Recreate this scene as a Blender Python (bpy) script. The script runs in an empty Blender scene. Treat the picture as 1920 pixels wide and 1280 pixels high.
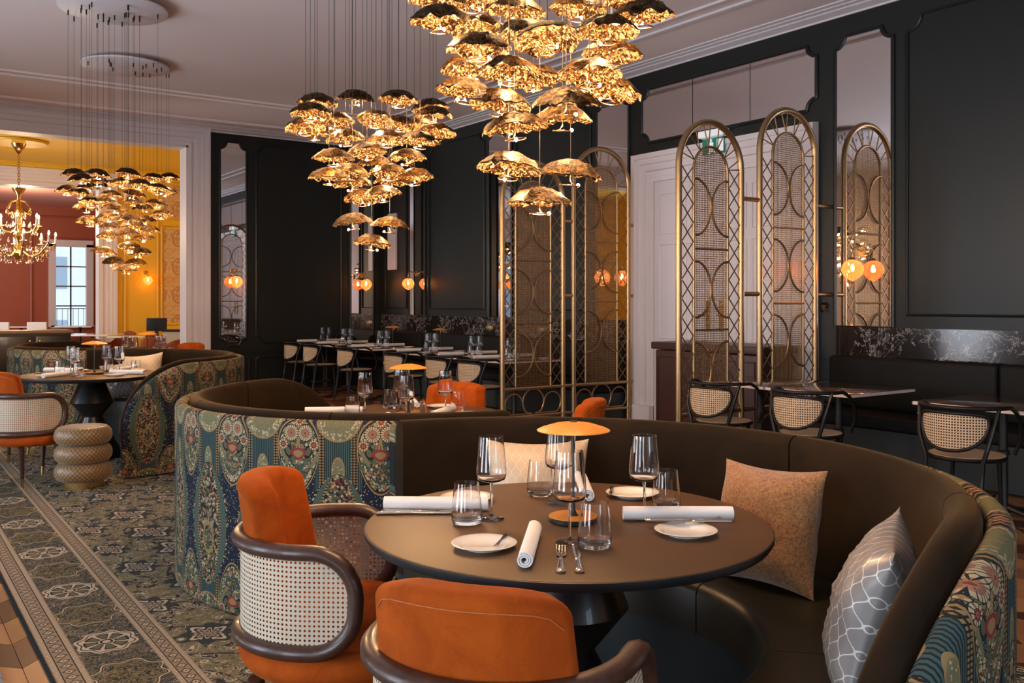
import bpy, bmesh, math, random
from mathutils import Vector, Matrix, noise
R = math.radians; PI = math.pi; sin = math.sin; cos = math.cos
scene = bpy.context.scene
COL = scene.collection
# ------------------------------------------------------------------ camera, world, light, exposure
TH = R(35.15); CT = cos(TH); ST = sin(TH)
def pl(X, Y):                       # furniture plan (turned 35 degrees to the room) -> room axes
    return (X * CT + Y * ST, -X * ST + Y * CT)
EYE = 1.42
cam = bpy.data.cameras.new('camera'); co = bpy.data.objects.new('camera', cam); COL.objects.link(co)
co.location = (0, 0, EYE); co.rotation_euler = (R(90), 0, -TH)
cam.sensor_width = 36; cam.lens = 32.35; cam.shift_y = -0.0396; cam.clip_start = .05; cam.clip_end = 200
scene.camera = co
scene.view_settings.view_transform = 'Standard'; scene.view_settings.look = 'None'
scene.view_settings.gamma = 1; scene.view_settings.use_curve_mapping = False
scene.view_settings.exposure = 0.36
w = bpy.data.worlds.new('sky'); scene.world = w; w.use_nodes = True
bg = w.node_tree.nodes['Background']; bg.inputs[0].default_value = (.62, .78, 1, 1); bg.inputs[1].default_value = 1.6
def light(name, typ, loc, power, color, size=.1, size_y=None, rot=(0, 0, 0), parent=None):
    l = bpy.data.lights.new(name, typ); l.energy = power; l.color = color
    if typ == 'AREA':
        l.shape = 'RECTANGLE'; l.size = size; l.size_y = size_y or size
    else: l.shadow_soft_size = size
    o = bpy.data.objects.new(name, l); COL.objects.link(o); o.location = loc; o.rotation_euler = rot
    if parent: o.parent = parent
    return o
DAY = (.70, .84, 1.0)
WIN_S = (-1.6, 1.2, 4.0, 6.8, 9.6)
for s in WIN_S:                      # daylight entering each tall window of the left wall
    light('window_daylight', 'AREA', (-2.95, s, 1.95), 105, DAY, 1.8, 2.9, (0, R(-90), 0))
for s in WIN_S:                      # added upward fill that brightens the ceiling, standing in for street bounce
    light('ceiling_fill', 'AREA', (-2.92, s, 1.0), 52, (.86, .88, .95), 1.8, 1.1, (0, R(-128), 0))
light('window_daylight', 'AREA', (2.2, -3.85, 1.95), 60, DAY, 1.3, 2.9, (R(90), 0, 0))
light('yellow_room_side_fill', 'AREA', (-2.95, 17.6, 2.0), 280, (.95, .93, .9), 2.4, 2.8, (0, R(-90), 0))  # added fill brightening the yellow room from its unseen side
light('red_room_side_fill', 'AREA', (-2.95, 24.5, 2.0), 220, (.92, .94, 1), 3, 2.8, (0, R(-90), 0))  # added fill brightening the red room from its unseen side
WARM = (1, .58, .27)
P_PEND = 6.4
# ------------------------------------------------------------------ node expressions
class S:
    def __init__(s, t, v): s.t = t; s.v = v
    def _m(s, op, *a):
        n = s.t.nodes.new('ShaderNodeMath'); n.operation = op
        for i, x in enumerate((s,) + a):
            if isinstance(x, S): s.t.links.new(x.v, n.inputs[i])
            else: n.inputs[i].default_value = x
        return S(s.t, n.outputs[0])
    def __add__(s, o): return s._m('ADD', o)
    __radd__ = __add__
    def __sub__(s, o): return s._m('SUBTRACT', o)
    def __rsub__(s, o): return (s * -1) + o
    def __mul__(s, o): return s._m('MULTIPLY', o)
    __rmul__ = __mul__
    def __truediv__(s, o): return s._m('DIVIDE', o)
    def __pow__(s, o): return s._m('POWER', o)
    def lt(s, o): return s._m('LESS_THAN', o)
    def gt(s, o): return s._m('GREATER_THAN', o)
    def abs(s): return s._m('ABSOLUTE')
    def fract(s): return s._m('FRACT')
    def floor(s): return s._m('FLOOR')
    def sin(s): return s._m('SINE')
    def cos(s): return s._m('COSINE')
    def sqrt(s): return s._m('SQRT')
    def atan2(s, o): return s._m('ARCTAN2', o)
    def max(s, o): return s._m('MAXIMUM', o)
    def min(s, o): return s._m('MINIMUM', o)
    def band(s, a, b): return s.gt(a) * s.lt(b)
def hyp(a, b): return (a * a + b * b).sqrt()
class Mat:
    def __init__(s, name, **kw):
        s.m = bpy.data.materials.new(name); s.m.use_nodes = True; s.t = s.m.node_tree
        s.b = s.t.nodes['Principled BSDF']; s.set(**kw)
    def set(s, **kw):
        al = dict(color='Base Color', rough='Roughness', metal='Metallic', spec='Specular IOR Level', sheen='Sheen Weight', sheenc='Sheen Tint', coat='Coat Weight',
                  emit='Emission Color', estr='Emission Strength', trans='Transmission Weight', ior='IOR', normal='Normal', sheenr='Sheen Roughness', aniso='Anisotropic')
        for k, v in kw.items():
            i = s.b.inputs[al[k]]
            if isinstance(v, S): v = v.v
            if hasattr(v, 'is_output') and not isinstance(v, (tuple, list)): s.t.links.new(v, i)
            elif isinstance(v, (tuple, list)) and len(v) == 3: i.default_value = (*v, 1)
            else: i.default_value = v
    def node(s, typ, **kw):
        n = s.t.nodes.new(typ)
        for k, v in kw.items():
            if k in n.inputs.keys():
                if isinstance(v, S): s.t.links.new(v.v, n.inputs[k])
                elif hasattr(v, 'is_output'): s.t.links.new(v, n.inputs[k])
                else: n.inputs[k].default_value = v
            else: setattr(n, k, v)
        return n
    def coord(s, which='Object'):
        return s.node('ShaderNodeTexCoord').outputs[which]
    def xyz(s, vec):
        n = s.node('ShaderNodeSeparateXYZ', Vector=vec); return [S(s.t, n.outputs[i]) for i in range(3)]
    def vec(s, x, y, z=0.0):
        n = s.node('ShaderNodeCombineXYZ', X=x, Y=y, Z=z); return n.outputs[0]
    def noise(s, vec, scale, detail=3, rough=.5, dist=0):
        n = s.node('ShaderNodeTexNoise', Vector=vec, Scale=scale, Detail=detail, Roughness=rough, Distortion=dist); return S(s.t, n.outputs[0])
    def voro(s, vec, scale, feature='F1', rnd=1.0):
        n = s.node('ShaderNodeTexVoronoi', feature=feature, Vector=vec, Scale=scale, Randomness=rnd)
        return S(s.t, n.outputs['Distance']), (n.outputs['Color'] if 'Color' in n.outputs else None)
    def mix(s, f, a, b):
        n = s.node('ShaderNodeMix', data_type='RGBA')
        for i, x in ((0, f), (6, a), (7, b)):
            if isinstance(x, S): s.t.links.new(x.v, n.inputs[i])
            elif hasattr(x, 'is_output'): s.t.links.new(x, n.inputs[i])
            elif isinstance(x, (tuple, list)): n.inputs[i].default_value = (*x, 1)
            else: n.inputs[i].default_value = x
        return n.outputs[2]
    def bump(s, h, strength=.3, dist=.01):
        n = s.node('ShaderNodeBump', Strength=strength, Distance=dist, Height=h); s.set(normal=n.outputs[0])
    def ramp(s, f, stops):
        n = s.node('ShaderNodeValToRGB', Fac=f); e = n.color_ramp.elements
        while len(e) < len(stops): e.new(.5)
        for k, (p, c) in zip(e, stops): k.position = p; k.color = (*c, 1)
        return n.outputs[0]
def hx(h):
    v = [int(h[i:i + 2], 16) / 255 for i in (0, 2, 4)]
    return tuple(c / 12.92 if c < .04045 else ((c + .055) / 1.055) ** 2.4 for c in v)
def P(name, color, rough=.5, metal=0, **kw): return Mat(name, color=color, rough=rough, metal=metal, **kw).m
def thin_glass(name, tint=(1, 1, 1), rough=0.0, ior=1.45):
    m = bpy.data.materials.new(name); m.use_nodes = True; t = m.node_tree; t.nodes.clear()
    o = t.nodes.new('ShaderNodeOutputMaterial'); mx = t.nodes.new('ShaderNodeMixShader'); f = t.nodes.new('ShaderNodeFresnel')
    f.inputs[0].default_value = ior; tr = t.nodes.new('ShaderNodeBsdfTransparent'); tr.inputs[0].default_value = (*tint, 1)
    g = t.nodes.new('ShaderNodeBsdfGlossy'); g.inputs['Roughness'].default_value = rough
    t.links.new(f.outputs[0], mx.inputs[0]); t.links.new(tr.outputs[0], mx.inputs[1]); t.links.new(g.outputs[0], mx.inputs[2]); t.links.new(mx.outputs[0], o.inputs[0])
    return m
# ------------------------------------------------------------------ materials
M = {}
def velvet(name, c, c2, sheen=.6, sc=(1, .8, .6), nscale=9):
    a = Mat(name, rough=.9, sheen=sheen, sheenc=sc, sheenr=.35, spec=.12); v = a.coord()
    n = a.noise(v, nscale, 4, .6, .6); n2 = a.noise(v, 260, 2)
    a.set(color=a.mix(n * 1.5 - .3 + (n2 - .5) * .3, c, c2)); a.bump(n2, .12, .002); return a.m
M['orange'] = velvet('orange_velvet', (.22, .034, .003), (.46, .090, .008), .22, (1, .42, .12))
M['seam'] = P('orange_stitching', (.42, .13, .03), .7)
M['terracotta'] = velvet('terracotta_fabric', (.22, .05, .02), (.30, .085, .035), .3)
M['brown_velvet'] = velvet('brown_velvet', (.006, .0036, .0022), (.021, .012, .0055), .16, (1, .58, .24), 5)
def wood(name, c1, c2, scale=6, rough=.4, axis=0, coat=.1, rnd=False):
    a = Mat(name, rough=rough, coat=coat); v = a.coord(); x, y, z = a.xyz(v)
    k = [1, 1, 1]; k[axis] = .09
    q = a.vec(x * k[0], y * k[1], z * k[2]); n = a.noise(q, scale * 6, 5, .6, 1.2)
    f = n * 1.6 - .3
    if rnd:
        o = a.node('ShaderNodeObjectInfo'); r = S(a.t, o.outputs['Random']); f = f * .45 + r * .9 - .15
    a.set(color=a.ramp(f, [(0, c1), (1, c2)])); return a.m
M['walnut'] = wood('walnut', (.028, .012, .008), (.085, .036, .022), 5, .38, 2, .15)
M['parquet'] = wood('parquet_oak', (.17, .075, .030), (.38, .195, .085), 2, .4, 1, .1, True)
M['parquet_dark'] = wood('parquet_walnut', (.045, .014, .007), (.12, .040, .018), 2, .4, 1, .1, True)
M['oak_top'] = wood('oak_top', (.32, .19, .10), (.45, .30, .17), 4)
M['black_wood'] = P('black_lacquered_wood', (.009, .008, .008), .32, coat=.2)
M['leather'] = P('dark_olive_leather', (.022, .018, .009), .40, spec=.45)
M['leather_front'] = P('dark_green_leather', (.012, .019, .021), .5)
M['table_top'] = P('dark_linoleum', (.100, .050, .019), .46, spec=.32)
M['table_rim'] = P('black_rim', (.008, .009, .011), .45)
M['white_cloth'] = P('white_linen', (.78, .76, .74), .9, sheen=.15)
M['china'] = P('white_china', (.80, .76, .70), .12, coat=.4)
M['steel'] = P('polished_steel', (.75, .70, .62), .14, 1)
M['brass'] = P('brass', (.62, .40, .16), .25, 1)
M['bronze'] = P('brushed_bronze_tube', (.45, .295, .15), .34, .9)
M['bronze_thin'] = P('bronze_strut', (.33, .21, .105), .4, .85)
M['gold_outer'] = None
M['dark_bronze'] = P('dark_bronze', (.05, .028, .016), .35, .8)
M['wire'] = P('black_wire', (.01, .008, .007), .5)
M['copper'] = P('copper_ring', (.75, .36, .14), .25, 1)
M['lamp_orange'] = P('ochre_lacquer', (.70, .27, .025), .42, coat=.1)
M['bulb'] = P('lit_bulb', (1, .8, .5), .5, emit=(1, .72, .40), estr=60.0)
M['bulb_soft'] = P('lit_filament', (1, .8, .5), .5, emit=(1, .62, .28), estr=40.0)
M['amber'] = thin_glass('amber_glass', (1, .50, .20), .05, 1.25)
_t = M['amber'].node_tree; _tl = _t.nodes.new('ShaderNodeBsdfTranslucent'); _tl.inputs[0].default_value = (1, .36, .15, 1); _ms = _t.nodes.new('ShaderNodeMixShader'); _ms.inputs[0].default_value = .32
_o = [n_ for n_ in _t.nodes if n_.type == 'OUTPUT_MATERIAL'][0]; _t.links.new(_o.inputs[0].links[0].from_socket, _ms.inputs[1]); _t.links.new(_tl.outputs[0], _ms.inputs[2]); _t.links.new(_ms.outputs[0], _o.inputs[0])
M['clear'] = Mat('clear_glass', color=(1, 1, 1), rough=0, trans=1, ior=1.45).m
M['thin_clear'] = thin_glass('thin_clear_glass', (.97, .98, 1), 0, 1.4)
M['pane'] = thin_glass('window_glass', (.98, 1, 1), 0, 1.45)
M['mirror'] = P('mirror_silver', (.84, .84, .86), .015, 1)
M['green_wall'] = P('dark_green_paint', (.0120, .0142, .0130), .40, spec=.32)
M['green_trim'] = P('dark_green_moulding', (.0105, .0125, .0115), .36, spec=.35)
M['white_paint'] = P('white_paint', (.70, .64, .65), .45)
M['door_paint'] = P('door_paint', (.66, .61, .63), .4)
M['ceiling_paint'] = P('ceiling_paint', (.84, .71, .67), .8)
M['yellow_wall'] = P('yellow_paint', (.72, .43, .028), .5)
M['red_wall'] = P('terracotta_paint', (.36, .085, .045), .5)
M['pink_ceiling'] = P('pink_ceiling', (.55, .26, .22), .6)
M['burgundy'] = P('burgundy_lacquer', (.045, .017, .016), .4)
M['facade'] = P('pale_facade', (.75, .74, .70), .9)
M['shade_window'] = P('far_window', (.30, .33, .36), .3)
M['slate'] = P('slate_roof', (.12, .13, .15), .8)
M['pink_metal'] = P('black_cast_iron', (.012, .012, .013), .45)
M['exit_green'] = P('exit_green', (.0, .17, .12), .4, emit=(0, .25, .17), estr=.1)
M['exit_white'] = P('exit_white', (.8, .8, .8), .4, emit=(.8, .8, .8), estr=.25)
M['cane_black'] = P('bentwood_black', (.007, .0065, .0065), .42, spec=.3, coat=.05)
M['cane'] = P('woven_cane', (.60, .44, .28), .6)
M['cane_light'] = P('woven_cane_pale', (.56, .47, .35), .6)
M['sheer'] = P('sheer_curtain', (.75, .78, .80), .9)
M['screen_black'] = P('black_screen', (.01, .01, .012), .3)
a = Mat('gold_leaf_outer', rough=.55, metal=.92, spec=.1); n = a.noise(a.coord(), 48, 5, .7, 1.2)
a.set(color=a.ramp(n, [(.43, (.006, .003, .0008)), (.53, (.045, .021, .005)), (.66, (.20, .105, .025))])); a.bump(a.noise(a.coord(), 55, 4, .6), .8, .01); M['gold_outer'] = a.m  # dark ramp stops paint crevice shade into the crumpled gold
a = Mat('gold_leaf_inner', rough=.45, metal=.75, spec=.2); v = a.coord(); n = a.noise(v, 62, 4, .65, 1.6)
a.set(color=a.ramp(n, [(.42, (.006, .0024, .0006)), (.50, (.05, .021, .006)), (.57, (.32, .18, .075)), (.65, (.95, .74, .50))])); a.bump(a.noise(v, 90, 4, .65), 1.0, .012); M['gold_inner'] = a.m  # ramp paints crevice shade and bright sparkles into the leaf colour
a = Mat('black_marble', rough=.12, spec=.5); v = a.coord(); w1 = a.noise(v, 3, 4, .6)
x, y, z = a.xyz(v); q = a.vec(x + w1 * .45, y + w1 * .5, z + w1 * .35)
d, _ = a.voro(q, 3.2, 'DISTANCE_TO_EDGE'); d2, _ = a.voro(q, 9, 'DISTANCE_TO_EDGE'); mask = a.noise(v, 2.2, 2)
v1 = a.noise(v, 2.4, 6, .62, 1.6); v2 = a.noise(v, 5.5, 6, .65, 2.2)
f = (v1 - .5).abs().lt(.0075) * mask.gt(.38) + (v2 - .52).abs().lt(.009) * mask.gt(.48)
a.set(color=a.mix(f.min(1) * a.noise(v, 14, 3) * 1.3, a.mix(w1, (.006, .006, .007), (.02, .013, .012)), (.42, .38, .36))); M['black_marble'] = a.m
a = Mat('brown_marble', rough=.08, spec=.6); v = a.coord(); n = a.noise(v, 6, 5, .6, 1.5)
a.set(color=a.ramp(n, [(.3, (.05, .028, .022)), (.6, (.10, .06, .048)), (.75, (.16, .11, .09))])); M['brown_marble'] = a.m
M['marble_edge'] = P('marble_edge', (.70, .58, .55), .3)
def scale_fabric(name, c1, c2, line, k, uvn=True, rough=.4):
    a = Mat(name, rough=rough, sheen=.2); u, v, _ = a.xyz(a.coord('UV')); u = u * k; v = v * k
    row = v.floor(); off = (row * .5).fract()
    s1 = (u + v) .fract() - .5; s2 = (u - v).fract() - .5
    e = s1.abs().min(s2.abs()); n = a.noise(a.coord('UV'), 5, 3)
    a.set(color=a.mix(e.lt(.07), a.mix((s1.abs() + s2.abs()) * 1.1, c1, c2), line)); a.bump(e, .4, .004); return a.m
M['pouf_fabric'] = scale_fabric('pouf_scale_fabric', (.15, .082, .030), (.30, .18, .072), (.075, .04, .02), 30)
def ogee_fabric(name, base, base2, line, k, metal=.25, rough=.34):
    a = Mat(name, rough=rough, metal=metal); u, v, _ = a.xyz(a.coord('UV')); u = u * k; v = v * k * .6
    wv = (v * 2 * PI).sin() * .25
    d1 = ((u + wv).fract() - .5).abs(); d2 = ((u - wv + .5).fract() - .5).abs()
    e = d1.min(d2); n = a.noise(a.coord('UV'), 6, 3)
    a.set(color=a.mix(e.lt(.032), a.mix(n * 1.4 - .2, base, base2), line)); return a.m
M['silver_cushion'] = ogee_fabric('silver_ogee_satin', (.20, .19, .19), (.34, .31, .29), (.70, .66, .60), 25)
M['cream_cushion'] = ogee_fabric('cream_ogee_satin', (.42, .32, .22), (.55, .44, .32), (.66, .50, .33), 28, .1, .5)
a = Mat('tan_boucle', rough=.95, sheen=.3); v = a.coord(); n = a.noise(v, 120, 3, .6, 1)
a.set(color=a.ramp(n, [(.35, (.16, .07, .024)), (.6, (.32, .155, .058)), (.75, (.44, .24, .10))])); a.bump(n, .6, .006); M['tan_boucle'] = a.m
# ---- tapestry
def tapestry():
    a = Mat('floral_tapestry', rough=.92, spec=.15); uvn = a.coord('UV'); u, v, _ = a.xyz(uvn); p = .37
    nz = a.noise(uvn, 14, 2) - .5
    u1 = ((u / p) .fract() - .5) * p; u2 = ((u / p + .5).fract() - .5) * p
    navy = (.012, .018, .034); cream = (.40, .33, .20); gold = (.26, .165, .07); teal = (.045, .085, .085); green = (.085, .10, .055); red = (.20, .035, .035); dk = (.018, .020, .020); olive = (.15, .145, .08); rose = (.32, .15, .10)
    dA, cA = a.voro(uvn, 95); dB, cB = a.voro(uvn, 80); dBe, _ = a.voro(uvn, 80, 'DISTANCE_TO_EDGE')
    rs = a.node('ShaderNodeSeparateColor', Color=cA); ra = S(a.t, rs.outputs[0]); rs2 = a.node('ShaderNodeSeparateColor', Color=cB); rb = S(a.t, rs2.outputs[0]); rb2 = S(a.t, rs2.outputs[1])
    dots = a.mix(ra, a.mix(ra.gt(.7), gold, cream), a.mix(ra.lt(.2), cream, rose))
    base = a.mix(dA.lt(.24), navy, dots)
    # striped column bands at the top and bottom
    st = ((u / .0095).fract()).lt(.42); topz = v.gt(.60) + v.lt(.16)
    base = a.mix(topz.min(1) * u2.abs().lt(.105), base, a.mix(st, teal, dk))
    bd = topz.min(1) * u2.abs().band(.058, .086); ck = (((u / .014).fract()).lt(.62) * ((v / .012).fract()).lt(.6))
    base = a.mix(bd, base, a.mix(ck, dk, gold))
    flor = a.ramp(rb, [(0, green), (.22, olive), (.4, cream), (.6, gold), (.8, teal), (.93, rose)])
    flor.node.color_ramp.interpolation = 'CONSTANT'
    flor = a.mix(dBe.lt(.07), flor, dk)
    fine = a.ramp(ra, [(0, dk), (.3, green), (.5, cream), (.72, gold), (.9, red)]); fine.node.color_ramp.interpolation = 'CONSTANT'
    # small oval motif in the column
    for cv in (.69,):
        e = hyp(u2 / .030, (v - cv) / .062); base = a.mix(e.lt(1), base, a.mix(e.lt(.85), gold, a.mix(dA.lt(.3), olive, cream)))
    # big almonds
    t = (v - .395) / .285; wd = (((1 - t * t).max(0.0001)) ** .62) * .158; d = u2.abs() / wd; inn = (t.abs().lt(1))
    lines = (((d * 15)).fract()).lt(.4)
    alm = a.mix(d.lt(.90), a.mix(dA.lt(.36), dk, cream), a.mix(lines, teal, green))
    alm = a.mix(d.lt(.64), alm, a.mix(((v / .013).fract()).lt(.55), dk, gold))
    alm = a.mix(d.lt(.55), alm, a.mix(dBe.lt(.04), fine, dk))
    e2 = hyp(u2 / .045, (v - .33) / .075); alm = a.mix(e2.lt(1), alm, a.mix(e2.lt(.8), gold, flor))
    base = a.mix(inn * d.lt(1), base, alm)
    # bulbs
    for cv, hh, sg in ((.755, .165, 1), (.075, .17, -1)):
        tv = (v - cv) / hh; wid = .118 * (1 + .22 * sg * 1) if False else .128
        sh = hyp(u1 / (tv * (.24 * sg) + 1.0) / .100, tv)
        b = a.mix(sh.lt(.95), gold, dk); b = a.mix(sh.lt(.9), b, a.mix(sh.gt(.72) * dA.lt(.42), flor, cream))
        yy = (v - cv) * sg
        fan = (yy + .13).atan2(u1); fr = hyp(u1, yy + .13); b = a.mix((fan * 22.0).sin().gt(.2) * fr.band(.10, .215) * yy.lt(.03), b, a.mix((fan * 11.0).sin().gt(0), a.mix(fr.gt(.17), olive, gold), green))
        stem = (u1.abs() - .004 - (yy * 60).sin() * .003).abs().lt(.004) * yy.gt(-.02); b = a.mix(stem, b, gold)
        lf = ((u1.abs() - .045 - yy * .25) / .020) ; lf2 = hyp(lf, (yy - .015) / .030); b = a.mix(lf2.lt(1), b, a.mix(lf2.lt(.6), dk, green))
        rr = hyp(u1 / (.034 + .010 * (((yy) * 90).sin())), (yy - .005) / .026); b = a.mix(rr.lt(1), b, a.mix(rr.lt(.6), red, gold))
        for (ox, oy, rad, npet) in ((.034, .095, .034, 9.0), (.074, .045, .022, 5.0), (.0, .148, .022, 6.0)):
            for sx in ((-1, 1) if ox else (1,)):
                dx = u1 - sx * ox; dy = yy - oy; r = hyp(dx, dy); an = dy.atan2(dx); pet = (an * npet).cos().abs()
                b = a.mix(r.lt(rad * 1.08), b, dk); b = a.mix(r.lt(rad) * (pet.gt(.38)), b, a.mix(r.gt(rad * .6), rose if rad > .03 else red, cream)); b = a.mix(r.lt(rad * .28), b, a.mix(r.lt(rad * .16), gold, red))
        base = a.mix(sh.lt(1), base, b)
    # half rounds along the upper edge
    h = hyp(u2 / .105, (v - .925) / .11); base = a.mix(h.lt(1), base, a.mix(h.lt(.93), gold, a.mix(h.gt(.66) * dA.lt(.45), a.mix(dA.lt(.3), olive, gold), cream)))
    h2 = hyp(u2 / .105, v / .08); base = a.mix(h2.lt(1), base, a.mix(h2.lt(.9), gold, flor))
    wv = a.noise(uvn, 420, 1); a.set(color=a.mix(wv * .5, base, a.mix(.5, base, (0, 0, 0)))); a.bump(wv, .25, .002)
    return a.m
M['tapestry'] = tapestry()
# ---- rug (object space: x across from the aisle edge, y along the room)
def rug():
    a = Mat('persian_rug', rough=1.0, spec=.1); ob = a.coord(); x, y, _ = a.xyz(ob)
    nz = a.noise(ob, 3.2, 2) - .5; nz2 = a.noise(ob, 3.2, 2)
    fz = a.noise(ob, 300, 1)
    olive = (.215, .175, .095); cream = (.52, .42, .31); dark = (.032, .034, .034); navy = (.044, .050, .052); tan = (.30, .225, .15); grn = (.13, .125, .08)
    # field: flower lattice + vines
    def flowers(base, k, ox, oy, rad):
        fx = ((x / k + ox).fract() - .5) * k; fy = ((y / k + oy).fract() - .5) * k
        cx = (x / k + ox).floor(); cy = (y / k + oy).floor(); jx = ((cx * 12.98 + cy * 78.2).sin() * 437.5).fract() - .5
        fx = fx + jx * k * .25; fy = fy + (jx * 7.3).sin() * k * .2
        r = hyp(fx, fy * .8); an = fy.atan2(fx); rp = r + (an * 8.0).cos() * rad * .13 + nz * rad * .25
        b = a.mix(rp.lt(rad), base, navy); b = a.mix(rp.band(rad * .62, rad * .80) * ((an * 4.0).sin().gt(-.35)), b, cream)
        b = a.mix(rp.band(rad * .36, rad * .45), b, cream); b = a.mix(rp.lt(rad * .22), b, tan); return b
    vx = x + (y * 6.0).sin() * .09 + nz * .16; vy = y + (x * 7.0).cos() * .10 + nz * .16
    vine = ((vx / .33).fract() - .5).abs().lt(.022) + ((vy / .38).fract() - .5).abs().lt(.022)
    field = a.mix(vine.min(1), a.mix(nz2, olive, grn), dark)
    d3, c3 = a.voro(ob, 7.5); s3 = a.node('ShaderNodeSeparateColor', Color=c3); r3 = S(a.t, s3.outputs[0]); w3 = d3 + nz * .25
    field = a.mix(w3.band(.22, .40) * r3.gt(.35), field, a.mix(r3.gt(.7), dark, navy)); field = a.mix(w3.band(.10, .16) * r3.gt(.45), field, cream); field = a.mix(w3.lt(.07), field, tan)
    dl, cl = a.voro(ob, 15); s = a.node('ShaderNodeSeparateColor', Color=cl); sr = S(a.t, s.outputs[0])
    field = a.mix(dl.band(.18, .28) * sr.gt(.62), field, a.mix(sr.gt(.76), dark, cream))
    g1 = a.noise(ob, 9, 3, .55, 2.2); g2 = a.noise(ob, 17, 2, .5, 1.6)
    field = a.mix(g1.gt(.575), field, a.mix(g1.lt(.60), a.mix(g2, dark, navy), cream)); field = a.mix(g1.lt(.36) * g2.gt(.5), field, dark); field = a.mix((g2 - .5).abs().lt(.014) * g1.band(.44, .54), field, cream)
    field = flowers(field, .58, 0, 0, .135); field = flowers(field, .58, .5, .5, .10)
    # main border
    per = .82
    def med(off): 
        yy = ((y / per + off).fract() - .5) * per; return yy
    bx = x - .255
    bd = a.mix(dl.band(.1, .34), navy, a.mix(sr.gt(.45), (.085, .085, .06), dark)); bd = a.mix((dl.lt(.2) * sr.gt(.72)), bd, tan); q1 = a.noise(ob, 26, 3, .6, 1.8); bd = a.mix((q1 - .5).abs().lt(.035), bd, a.mix(sr, grn, tan)); bd = a.mix(q1.gt(.66), bd, cream)
    y1 = med(0) * .92; r = hyp(bx, y1); an = y1.atan2(bx); rp = r + (an * 8).cos() * .008
    m1 = a.mix(rp.lt(.118), bd, cream); m1 = a.mix(rp.band(.100, .106), m1, dark)
    pt = (an * 4.0).cos().abs(); m1 = a.mix(r.band(.032, .088) * pt.gt(.35) , m1, dark); m1 = a.mix(r.band(.040, .078) * pt.gt(.58), m1, grn); m1 = a.mix(r.lt(.026), m1, dark); m1 = a.mix(r.lt(.016), m1, cream)
    y2 = med(.5); r2 = hyp(bx, y2 * .85); an2 = y2.atan2(bx); rq = r2 + (an2 * 8).cos() * .012
    m2 = a.mix(rq.lt(.136), m1, dark); m2 = a.mix(rq.lt(.131), m2, cream); m2 = a.mix(rq.lt(.124), m2, dark); m2 = a.mix(rq.lt(.119), m2, olive)
    m2 = a.mix(rq.lt(.112) * (q1 - .5).abs().lt(.05), m2, dark); m2 = a.mix(rq.lt(.105) * q1.gt(.64), m2, grn)
    # guard stripes
    def guard(base, c, hw):
        gx = x - c; b = a.mix(gx.abs().lt(hw), base, tan); wv = (((y / .016).fract()).lt(.5)); zz = gx.abs().band(hw * .58, hw * .92)
        b = a.mix(zz * wv, b, cream); b = a.mix(gx.abs().band(hw * .50, hw * .58), b, dark)
        yy = ((y / .062).fract() - .5) * .062; dd = gx.abs() / (hw * .48) + yy.abs() / .030
        b = a.mix(gx.abs().lt(hw * .5) * dd.band(.72, .95), b, dark); b = a.mix(dd.lt(.22), b, dark); b = a.mix(dd.band(.22, .55), b, cream); return b
    col = a.mix(x.gt(.44), m2, field); col = guard(col, .073, .057); col = guard(col, .440, .050); col = a.mix(x.lt(.014), col, (.02, .03, .035))
    a.set(color=a.mix(fz * .5, col, a.mix(.45, col, (0, 0, 0)))); a.bump(fz, .4, .004); return a.m
M['rug'] = rug()
a = Mat('grey_rug', rough=1); n = a.noise(a.coord(), 90, 3); a.set(color=a.ramp(n, [(.35, (.05, .06, .09)), (.65, (.28, .28, .30))])); M['grey_rug'] = a.m
a = Mat('damask_wallpaper', rough=.6); x, y, z = a.xyz(a.coord()); px = ((x / .42).fract() - .5) * .42; pz = ((z / .62).fract() - .5) * .62
ax = px.abs(); d1 = hyp(ax / .8, pz); nn = a.noise(a.vec(ax, 0.0, pz), 30, 4, .6, 1.5)
f = (d1.lt(.17) * nn.gt(.5) + d1.band(.17, .19) + (nn.gt(.58) * d1.gt(.19))).min(1)
a.set(color=a.mix(f, (.62, .40, .17), (.36, .19, .075))); M['damask'] = a.m
a = Mat('parquet_base', rough=.4); ob = a.coord(); x, y, _ = a.xyz(ob); fx = (x / .36).fract(); tri = (fx - .5).abs() * .36
row = ((y + tri) / .30).floor(); rn = ((row * 12.9 + (x / .18).floor() * 7.7).sin() * 4375.5).fract(); g = a.noise(a.vec(x * 3, y * .6, 0.0), 18, 4)
a.set(color=a.ramp(rn * .8 + g * .3, [(0, (.085, .03, .013)), (1, (.40, .20, .09))])); M['floor_base'] = a.m
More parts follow.
